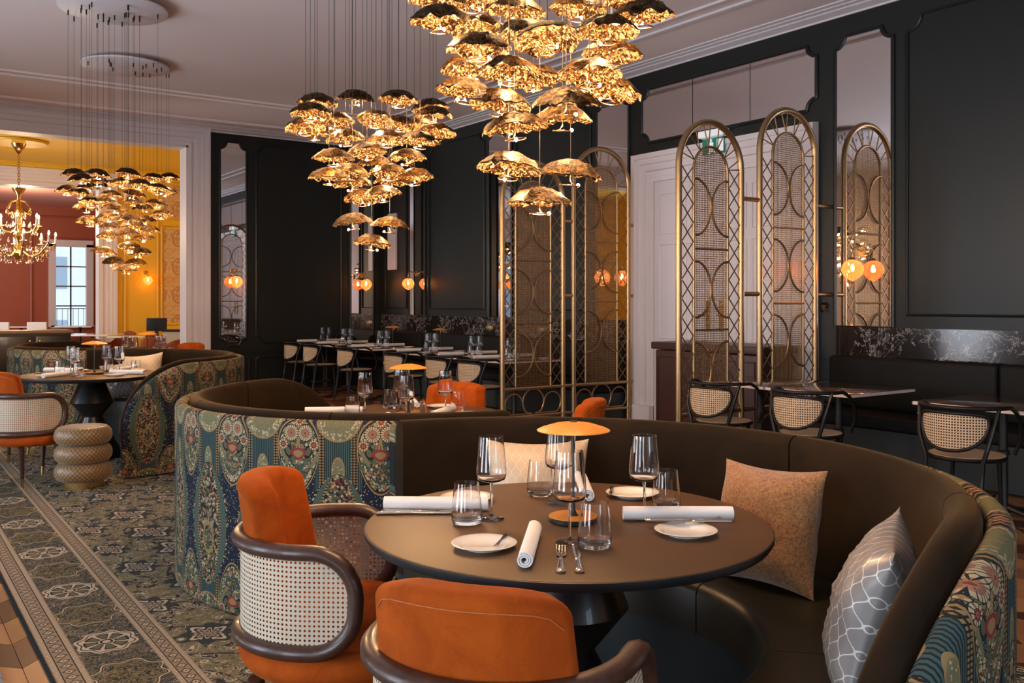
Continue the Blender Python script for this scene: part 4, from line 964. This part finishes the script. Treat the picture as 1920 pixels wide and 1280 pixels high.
bent['back_cane'] = cane_sheet(in_sh, lambda t, z: cp(t, z, .256), -.232, .232, .50, .750, .0165, .31).mesh('back_cane', M['cane'], weld=False)
bent['seat_ring'] = MB().lathe([(.185, .445), (.225, .443), (.232, .455), (.225, .468), (.185, .466)], 36, (0, .03, 0)).mesh('seat_ring', M['cane_black'])
bent['seat_cane'] = MB().lathe([(0, .466), (.16, .467), (.218, .4695), (.218, .462), (0, .46)], 36, (0, .03, 0)).mesh('seat_cane', M['cane'])
bent['leg_ring'] = MB().tube([(.155 * cos(2 * PI * i / 24), .03 + .155 * sin(2 * PI * i / 24), .22) for i in range(24)], .008, 6, True).mesh('leg_ring', M['cane_black'])
fleg = MB().tube([(0, 0, .45), (.005, .01, .25), (.012, .022, 0)], [.016, .014, .011], 8).mesh('leg', M['cane_black'])
rleg = {sx: MB().tube([(sx * .175, -.235, 0), (sx * .170, -.185, .25), (sx * .172, -.155, .45), (sx * .215, -.150, .60), (sx * .240, -.092, .775)], [.011, .014, .015, .014, .012], 8).mesh('leg', M['cane_black']) for sx in (-1, 1)}
def bentwood(q, s, label):
    t = thing('bentwood_chair', label, 'chair', (q, s, 0), R(-84), 'black bentwood chairs')
    for n_, me in bent.items(): put(n_, me, t)
    for sx in (-1, 1): put('leg', rleg[sx], t); put('leg', fleg, t, (sx * .14, .16, 0), (0, 0, 0 if sx > 0 else R(90)))
    return t
b0 = bentwood(5.60, 13.75, 'black bentwood chair with cane back at the far corner marble table')
for s, l in ((12.98, 'second'), (11.77, 'third'), (10.35, 'fourth'), (9.30, 'fifth'), (8.58, 'sixth')): copy_tree(b0, (5.60, s, 0), None, 'black bentwood chair with cane back, %s from the far corner' % l)
for s, l in ((5.05, 'black bentwood chair in front of the arched screen by the door'), (4.22, 'black bentwood chair at the bare table next to the arched screen'), (3.06, 'black bentwood chair nearest us at the bare table by the picture edge')): copy_tree(b0, (5.60, s, 0), None, l)
# ------------------------------------------------------------------ pendant clusters
def dome(seed, inner):
    m = MB(); nu, nr = 44, 9; rnd = random.Random(seed)
    ph = rnd.uniform(0, 9)
    def fn(a_, t):
        an = 2 * PI * a_; r = .1 * t; er = 1 + .07 * noise.noise((cos(an) * 1.6 + ph, sin(an) * 1.6, 3)) + .03 * noise.noise((cos(an) * 6, sin(an) * 6 + ph, 1))
        z = .050 * (1 - t ** 2.2) - (.004 if inner else 0)
        amp = (.013 if inner else .008) * min(1, t * 2.5)
        z += amp * noise.noise((r * cos(an) * 45 + ph, r * sin(an) * 45, 7)) + amp * .6 * noise.noise((r * cos(an) * 110, r * sin(an) * 110, ph)) + .006 * t * noise.noise((cos(an) * 2.2 + ph, sin(an) * 2.2, 0))
        return (r * er * cos(an), r * er * sin(an), z)
    m.grid(fn, nu, nr, True); return m.mesh('lining' if inner else 'shade', M['gold_inner'] if inner else M['gold_outer'], weld=False, angle=25)
domes = [(dome(i, False), dome(i, True)) for i in range(5)]
ring_me = MB().tube([(0, 0, .028), (0, 0, -.012), (.006, 0, -.026), (.018, 0, -.032), (.030, 0, -.033)] + [(.030 * cos(2 * PI * i / 18), .030 * sin(2 * PI * i / 18), -.033) for i in range(1, 18)] + [(.030, -.001, -.033)], .0023, 6).mesh('lamp_ring', M['copper'], angle=70)
bulb_me = MB().lathe([(0, -.006), (.0042, -.004), (.006, 0), (.0042, .004), (0, .006)], 10).mesh('bulb', M['bulb'])
grip_me = MB().tube([(0, 0, -.045), (0, 0, 0)], .0065, 6).mesh('cable_grip', M['wire'])
wire_me = MB().tube([(0, 0, 0), (0, 0, 1)], .0013, 5).mesh('suspension_wire', M['wire'])
def cluster(pts, dia, plate, name, plabel, seed, group):
    rnd = random.Random(seed); pq, ps = pl(*plate)
    c = thing('ceiling_canopy', plabel, 'canopy', (pq, ps, CZ - .075))
    MB().lathe([(0, .0), (.455, .0), (.465, .006), (.465, .022), (.455, .026), (0, .026)], 64).ob('disc', M['white_paint'], c); MB().lathe([(0, .026), (.30, .026), (.30, .075), (0, .075)], 32).ob('mount', M['white_paint'], c)
    order = sorted(range(len(pts)), key=lambda i: (EYE - pts[i][2]) / pts[i][1])
    rows = []; idx = order[::-1]
    sizes = []; n = len(pts); r = 1
    while sum(sizes) < n: sizes.append(min(r, 5 if n < 33 else 6)); r += 1
    lab = {}; i0 = 0
    for ri, sz in enumerate(sizes):
        row = sorted(idx[i0:i0 + sz], key=lambda i: pts[i][0] / pts[i][1]); i0 += sz
        for j, i in enumerate(row): lab[i] = 'crumpled gold pendant, %s along %s tier up of the cluster %s' % (ORD[j + 1], ORD[ri + 1], name)
    for i, (X, Y, z) in enumerate(pts):
        q, s = pl(X, Y); t = thing('pendant_lamp', lab[i], 'pendant lamp', (q, s, z), rnd.uniform(0, 6.28), group)
        t.rotation_euler = (rnd.gauss(0, R(5)), rnd.gauss(0, R(5)), t.rotation_euler[2])
        do, di = domes[rnd.randrange(5)]; sc = dia / .2
        for nm, me in (('shade', do), ('lining', di)): put(nm, me, t).scale = (sc, sc, sc)
        g = put('lamp_ring', ring_me, t); g.scale = (sc, sc, sc); a_ = rnd.uniform(0, 6.28); bl = put('bulb', bulb_me, g, (.030 * cos(a_), .030 * sin(a_), -.030))
        inv = t.rotation_euler.to_matrix().inverted(); top = Vector((0, 0, CZ - .075 - z))
        wv = put('suspension_wire', wire_me, t, (0, 0, 0)); wv.rotation_euler = inv.to_euler(); wv.scale = (1, 1, CZ - .07 - z - .0)
        gp = put('cable_grip', grip_me, t, inv @ top, inv.to_euler())
        light('pendant_glow', 'POINT', (0, 0, -.020), P_PEND, WARM, .012, parent=t)
N_ = [(-0.244,3.049,2.41),(-0.14,3.214,2.467),(-0.23,2.944,2.314),(0.011,3.133,2.404),(0.23,3.198,2.429),(0.398,3.036,2.413),(0.418,2.941,2.33),(-0.105,3.132,2.33),(-0.103,2.901,2.214),(0.107,2.79,2.208),(0.043,2.992,2.284),(0.296,2.866,2.257),(0.336,3.102,2.251),(-0.146,3.149,2.212),(-0.008,2.852,2.126),(0.075,3.248,2.2),(0.24,2.852,2.118),(0.325,3.034,2.108),(-0.153,3.033,2.106),(-0.037,2.907,2.039),(0.165,2.795,2.018),(0.008,2.847,1.953),(0.167,3.031,2.014),(-0.01,2.883,1.835),(0.191,2.995,1.83),(0.087,2.887,1.726),(-0.075,3.241,2.555),(0.09,3.096,2.522),(0.279,3.211,2.554)]
M_ = [(-1.052,4.971,2.486),(-0.904,5.32,2.586),(-0.623,5.043,2.519),(-0.475,5.318,2.533),(-1.061,4.841,2.408),(-0.442,5.157,2.457),(-0.997,5.178,2.429),(-1.133,5.05,2.369),(-1.145,5.339,2.389),(-0.787,5.321,2.463),(-0.686,5.578,2.487),(-0.537,5.388,2.432),(-0.425,5.158,2.359),(-0.941,5.201,2.334),(-0.723,5.328,2.35),(-0.499,5.001,2.287),(-0.805,5.107,2.243),(-0.95,4.907,2.177),(-0.601,5.259,2.234),(-0.807,5.462,2.231),(-0.915,5.175,2.14),(-0.683,5.076,2.123),(-0.995,5.004,2.09),(-0.932,5.36,2.1),(-0.693,5.313,2.101),(-0.552,5.2,2.113),(-0.862,5.308,2.008),(-0.721,5.095,2.005),(-0.876,5.053,1.848),(-0.691,5.202,1.842),(-0.796,5.218,1.744)]
L_ = [(-4.059,8.529,2.592),(-3.806,8.461,2.578),(-3.42,8.194,2.546),(-3.879,8.282,2.51),(-3.938,8.732,2.544),(-4.022,8.338,2.416),(-3.682,8.69,2.528),(-3.459,8.548,2.495),(-3.257,8.461,2.44),(-3.833,8.194,2.37),(-3.49,8.503,2.396),(-3.796,8.549,2.347),(-3.708,8.118,2.286),(-3.851,8.325,2.255),(-3.668,8.493,2.267),(-3.754,8.177,2.122),(-3.792,8.641,2.201),(-3.424,8.215,2.144),(-3.52,8.551,2.114),(-3.742,8.55,2.02),(-3.523,8.405,2.029),(-3.746,8.435,1.865),(-3.504,8.407,1.903),(-3.442,8.505,1.859),(-3.548,8.43,1.703)]
K_ = [(-3.971,10.193,2.773),(-3.98,10.678,2.844),(-4.661,10.114,2.663),(-4.383,10.014,2.674),(-4.012,10.679,2.677),(-4.437,10.192,2.584),(-4.195,10.193,2.513),(-4.033,10.445,2.516),(-4.261,10.623,2.485),(-3.959,10.394,2.39),(-4.07,10.235,2.31),(-4.429,10.145,2.232),(-4.135,10.307,2.119),(-4.203,10.678,2.231),(-4.503,10.385,1.859),(-4.326,10.571,1.849)]
cluster(N_, .205, (.085, 2.95), 'over the front table', 'white round ceiling canopy above the front table pendants', 1, 'pendants over the front table')
cluster(M_, .222, (-.80, 5.15), 'over the second booth', 'white round ceiling canopy above the second booth pendants', 2, 'pendants over the second booth')
cluster(L_, .228, (-3.62, 8.36), 'over the pouf table', 'white round ceiling canopy, the nearer of two by the archway', 3, 'pendants over the pouf table')
cluster(K_, .245, (-4.37, 10.40), 'over the archway booth', 'white round ceiling canopy, the farther of two by the archway', 4, 'pendants over the archway booth')
# ------------------------------------------------------------------ sconces
def ribbed():
    m = MB(); prof = [(.018, .092), (.030, .088), (.060, .072), (.085, .040), (.094, .005), (.088, -.030), (.066, -.062), (.036, -.086), (.010, -.102), (0, -.106)]
    n = 72
    for i in range(n):
        a_ = 2 * PI * i / n; k_ = 1 + .045 * cos(a_ * 18)
        for r, z in prof: m.v.append((r * k_ * cos(a_), r * k_ * sin(a_), z))
    p = len(prof)
    for i in range(n):
        for j in range(p - 1): m.f.append((i * p + j, ((i + 1) % n) * p + j, ((i + 1) % n) * p + j + 1, i * p + j + 1))
    return m.mesh('globe', M['amber'], weld=False)
globe_me = ribbed(); off = .155
sc_plate = MB(); sc_plate.tube([(0, -.018, .165), (0, 0, .165)], .045, 20)
sc_plate = sc_plate.mesh('backplate', M['brass'])
sc_arm = MB().tube([(0, -.01, .165), (0, -.05, .175), (0, -.10, .20), (0, -.14, .19), (0, -off, .155), (0, -off, .10)], .007, 8).mesh('arm', M['brass'], angle=70)
sc_cap = MB().lathe([(0, .115), (.014, .113), (.024, .10), (.032, .088), (0, .088)], 20, (0, -off, 0)).mesh('cap', M['brass'])
sc_bulb = MB().lathe([(0, .05), (.010, .045), (.017, .015), (.010, -.012), (0, -.016)], 14).mesh('bulb', M['bulb_soft'])
def sconce(q, s, z, rz, label, power=3.6, parent=None):
    t = thing('wall_sconce', label, 'wall lamp', (q, s, z), rz, 'amber globe sconces')
    put('backplate', sc_plate, t); put('arm', sc_arm, t); put('cap', sc_cap, t); g = put('globe', globe_me, t, (0, -off, 0)); put('bulb', sc_bulb, g)
    light('sconce_glow', 'POINT', (0, -off, 0), power, WARM, .02, parent=t)
sconce(QW - .013, 4.978, 1.70, R(-90), 'amber ribbed globe sconce on the tall mirror beside the double door')
sconce(QW - .013, 8.39, 1.70, R(-90), 'amber ribbed globe sconce glowing behind the far arched screen')
sconce(QW - .013, 13.2, 1.70, R(-90), 'amber ribbed globe sconce on the banquette mirror near the corner')
sconce(4.76, SF - .013, 1.72, 0, 'amber ribbed globe sconce on the mirror beside the archway'); sconce(6.985, SF - .013, 1.70, 0, 'amber ribbed globe sconce on the far wall mirror by the corner')
sconce(4.98, S2 - .001, 1.86, 0, 'amber globe sconce on the yellow wall of the next room', 5)
# ------------------------------------------------------------------ burgundy cabinet, exit sign, wall panel
cb = thing('host_cabinet', 'dark burgundy lidded cabinet standing before the white double door', 'cabinet', (7.05, 6.36, 0))
MB().rcube((.50, 1.36, .90), .012, 1, Matrix.Translation((0, 0, .46))).ob('body', M['burgundy'], cb); MB().rcube((.56, 1.44, .075), .012, 1, Matrix.Translation((0, 0, .955))).ob('lid', M['burgundy'], cb)
for y in (-.34, .34):
    d = MB().tube([(-.252, y - .30, .12), (-.252, y + .30, .12), (-.252, y + .30, .84), (-.252, y - .30, .84)], .012, 6, True).ob('door', M['burgundy'], cb)
ex = thing('exit_sign', 'small green and white emergency exit sign above the double door', 'sign', (QW - .02, 6.70, 3.14))
MB().box((-.07, 0, 0.04), (.10, .34, .07)).ob('housing', M['exit_white'], ex); MB().box((-.07, 0, -.09), (.012, .30, .17)).ob('sign_face', M['exit_green'], ex)
mn = MB(); x = -.078
mn.box((x, .02, -.10), (.004, .05, .10)); mn.lathe([(0, -.022), (.02, -.01), (.02, .01), (0, .022)], 10, (x, .03, -.03)); mn.box((x, -.10, -.09), (.004, .09, .13)); mn.tube([(x, .02, -.13), (x, .06, -.17)], .010, 6); mn.tube([(x, .0, -.13), (x, -.03, -.17)], .010, 6); mn.tube([(x, .04, -.08), (x, .09, -.10)], .008, 6)
mn.ob('running_figure', M['exit_white'], ex)
wp = thing('wall_speaker', 'slim white vertical panel on the wall near the room corner', 'panel', (QW, 14.02, 2.43)); MB().rcube((.05, .28, .96), .012, 1, Matrix.Translation((-.026, 0, 0))).ob('housing', M['white_paint'], wp); MB().b2(-.056, -.05, -.12, .12, -.45, .45).ob('grille', M['door_paint'], wp)
# ------------------------------------------------------------------ crystal chandelier in the yellow room
cq, cs = 16.0 * (CT * -.536 + ST), 16.0 * (.536 * ST + CT)
chd = thing('crystal_chandelier', 'gilded crystal chandelier with lit candles in the yellow room', 'chandelier', (cq, cs, 2.55))
MB().lathe([(0, 1.60), (.45, 1.60), (.47, 1.64), (.40, 1.65), (0, 1.65)], 48).ob('ceiling_rose', M['yellow_wall'], chd)
MB().lathe([(0, 1.40), (.10, 1.55), (.12, 1.6), (0, 1.6)], 24).ob('ceiling_cup', M['brass'], chd)
ln = MB().tube([(.02 * cos(2 * PI * i / 12), 0, .035 * sin(2 * PI * i / 12)) for i in range(12)], .006, 6, True).mesh('chain_link', M['brass'])
for i in range(12): put('chain_link', ln, chd, (0, 0, .86 + i * .05), (0, 0, PI / 2 * (i % 2)))
MB().lathe([(0, -.42), (.05, -.40), (.11, -.30), (.05, -.22), (.04, -.1), (.09, .0), (.05, .1), (.035, .3), (.08, .40), (.04, .5), (.03, .7), (.10, .80), (.11, .83), (0, .84)], 24).ob('baluster', M['brass'], chd)
armm = MB().tube([(.04, 0, -.25), (.20, 0, -.36), (.40, 0, -.32), (.52, 0, -.20), (.58, 0, -.12)], .016, 8).mesh('arm', M['brass']); armu = MB().tube([(.04, 0, .15), (.15, 0, .05), (.27, 0, .08), (.34, 0, .18)], .014, 8).mesh('arm', M['brass']); sco = MB().tube([(.03, 0, .62), (.12, 0, .60), (.20, 0, .48), (.17, 0, .38), (.11, 0, .42)], .014, 8).mesh('scroll', M['brass'])
cnd = MB().lathe([(0, 0), (.055, 0), (.06, .015), (.02, .02), (.018, .13), (0, .135)], 14).mesh('candle', M['china']); cbl = MB().lathe([(0, .13), (.014, .145), (.018, .165), (.008, .20), (0, .21)], 10).mesh('bulb', M['bulb_soft'])
drop = MB().lathe([(0, 0), (.008, -.02), (.026, -.07), (.016, -.10), (0, -.115)], 6).mesh('crystal_drop', M['clear'])
for i in range(8):
    a_ = 2 * PI * i / 8; ar = put('arm', armm, chd, (0, 0, 0), (0, 0, a_)); c_ = put('candle', cnd, ar, (.58, 0, -.12)); put('crystal_drop', drop, ar, (.56, 0, -.13)); put('crystal_drop', drop, ar, (.36, 0, -.34)); put('bulb', cbl, ar, (.58, 0, -.12))
    put('crystal_drop', drop, ar, (.45, 0, -.27)); put('crystal_drop', drop, ar, (.20, 0, -.37))
for i in range(6):
    a_ = 2 * PI * i / 6 + .3; ar = put('arm', armu, chd, (0, 0, 0), (0, 0, a_)); put('candle', cnd, ar, (.34, 0, .18)); put('bulb', cbl, ar, (.34, 0, .18)); put('crystal_drop', drop, ar, (.30, 0, .12)); sc_ = put('scroll', sco, chd, (0, 0, 0), (0, 0, a_)); put('crystal_drop', drop, sc_, (.20, 0, .47)); put('crystal_drop', drop, sc_, (.11, 0, .40))
for i in range(40):
    a_ = 2 * PI * i / 20; rr, zz = (.30, -.16 - .1 * (i % 2)) if i < 20 else (.18 + .1 * (i % 3), .25 - .12 * (i % 3)); put('crystal_drop', drop, chd, (rr * cos(a_), rr * sin(a_), zz))
for i in range(24):
    a_ = 2 * PI * i / 24; put('crystal_drop', drop, chd, (.46 * cos(a_), .46 * sin(a_), -.16))
light('chandelier_glow', 'POINT', (0, 0, .1), 60, (1, .72, .42), .25, parent=chd)
light('yellow_room_warm_fill', 'POINT', (7.6, 17.6, 2.0), 85, (1, .7, .4), .1); light('red_room_warm_fill', 'POINT', (3.0, 24.0, 3.2), 110, (1, .75, .5), .15)  # added warm fill for both rooms, no fixture modelled
# ------------------------------------------------------------------ furniture of the next rooms
sb = thing('sideboard', 'black sideboard with pale wooden top and brass knobs beyond the archway', 'sideboard', (1.7, 16.6, 0))
MB().b2(-1.05, 1.05, -.24, .24, .04, .90).ob('body', M['black_wood'], sb); MB().rcube((2.16, .52, .05), .01, 1, Matrix.Translation((0, 0, .925))).ob('worktop', M['oak_top'], sb)
for i in range(4):
    x = -.78 + i * .52; d = MB().rcube((.50, .02, .78), .006, 1, Matrix.Translation((x, -.25, .47))).ob('door', M['black_wood'], sb); MB().lathe([(0, 0), (.018, .005), (.024, .02), (.014, .034), (0, .036)], 14, (0, 0, 0)).ob('knob', M['brass'], d)
    kn = d.children[0]; kn.rotation_euler = (R(90), 0, 0); kn.location = (x + (.19 if i % 2 == 0 else -.19), -.26, .78)
def tub(p, d, label, mat='terracotta'):
    t = thing('tub_chair', label, 'tub chair', (*pl(*p), 0), face_rz(*d), 'terracotta tub chairs')
    m = MB(); n = 26
    def fn(a_, b_):
        an = PI + (-.25 + 1.5 * a_) * PI * .999 - PI * .0; an = -PI * 1.12 + a_ * PI * 1.24; top = .58 + .26 * max(0, sin(-an)) ** 1.2; 
        s_ = b_; r = .31 if s_ < .5 else .25; z = (.12 + (top - .12) * (s_ * 2)) if s_ < .5 else (.40 + (top - .40) * (2 - 2 * s_)); r += (.04 * (z - .12)); return (r * cos(an), r * sin(an), z)
    m.grid(fn, n, 12); m.ob('shell', M[mat], t, angle=80); MB().lathe([(0, .30), (.25, .30), (.26, .40), (.22, .44), (0, .45)], 28).ob('seat', M[mat], t)
    lg = MB().tube([(0, 0, 0), (0, 0, .31)], .016, 8).mesh('leg', M['walnut'])
    for a_ in (.8, 2.35, 3.9, 5.5): put('leg', lg, t, (.2 * cos(a_), .2 * sin(a_), 0))
def at_px(x, Y): u = (x - 960) / 1725; return (u * Y, Y)
for (x, Y, d, l) in ((224, 19.0, (-.5, -1), 'terracotta tub chair by the white opening to the red room'), (188, 15.7, (.1, 1), 'terracotta tub chair just beyond the archway, its back to us'), (300, 16.4, (.2, 1), 'terracotta tub chair below the yellow wall sconce'), (324, 15.1, (-.7, .7), 'terracotta tub chair beside the archway jamb')): tub(at_px(x, Y), d, l)
def cafe_table(p, label, h=.75, wd=1.0):
    t = thing('cafe_table', label, 'table', (*pl(*p), 0), -TH); MB().rcube((wd, wd * .8, .03), .008, 1, Matrix.Translation((0, 0, h - .015))).ob('tabletop', M['china'], t); MB().lathe([(0, 0), (.22, 0), (.22, .02), (.035, .04), (.035, h - .03), (0, h - .03)], 20).ob('pedestal', M['pink_metal'], t)
cafe_table(at_px(172, 18.6), 'pale table in the yellow room beside the red room opening'); cafe_table(at_px(246, 17.7), 'pale table in the yellow room below the globe sconce', wd=.7)
cafe_table(at_px(150, 24.9), 'pale table before the red room window'); cafe_table(at_px(40, 24.4), 'pale table against the red panelled wall')
ct = thing('cream_counter', 'cream counter with dark edge against the yellow room wall', 'counter', (*pl(*at_px(356, 16.9)), 0), -TH); MB().b2(-.42, .42, -.2, .2, 0, .86).ob('body', M['cane_light'], ct); MB().b2(-.44, .44, -.22, .22, .86, .90).ob('worktop', M['black_wood'], ct)
mo = thing('monitor', 'black monitor standing below the wallpaper in the yellow room', 'monitor', (*pl(*at_px(294, 17.2)), 0), -TH); MB().rcube((.38, .04, .24), .01, 1, Matrix.Translation((0, 0, .98))).ob('display', M['screen_black'], mo); MB().b2(-.03, .03, -.02, .02, .78, .9).ob('stand', M['screen_black'], mo); MB().b2(-.16, .16, -.12, .12, 0, .78).ob('plinth', M['screen_black'], mo)
for i, (x, Y) in enumerate(((78, 23.2), (8, 23.1))):
    t = thing('side_chair', 'white-backed chair %s at the red room tables' % ('beside the window' if i == 0 else 'against the panelled wall'), 'chair', (*pl(*at_px(x, Y)), 0), face_rz(0, 1)); MB().rcube((.5, .05, .42), .02, 2, Matrix.Translation((0, -.22, .68))).ob('backrest', M['white_cloth'], t); MB().rcube((.5, .46, .08), .03, 2, Matrix.Translation((0, 0, .44))).ob('seat', M['white_cloth'], t)
    lg = MB().tube([(0, 0, 0), (0, 0, .42)], .016, 8).mesh('leg', M['walnut'])
    for sx in (-1, 1):
        for sy in (-1, 1): put('leg', lg, t, (sx * .2, sy * .18, 0))

hk = thing('wall_hook', 'small dark bronze hook on the pier beside the double door casing', 'hook', (QW, 5.39, 1.38)); MB().tube([(-.012, 0, 0), (0, 0, 0)], .03, 16).ob('backplate', M['dark_bronze'], hk); MB().tube([(-.01, 0, .01), (-.05, 0, .02), (-.07, 0, -.01), (-.06, 0, -.05), (-.035, 0, -.06)], .010, 8).ob('hook', M['dark_bronze'], hk)
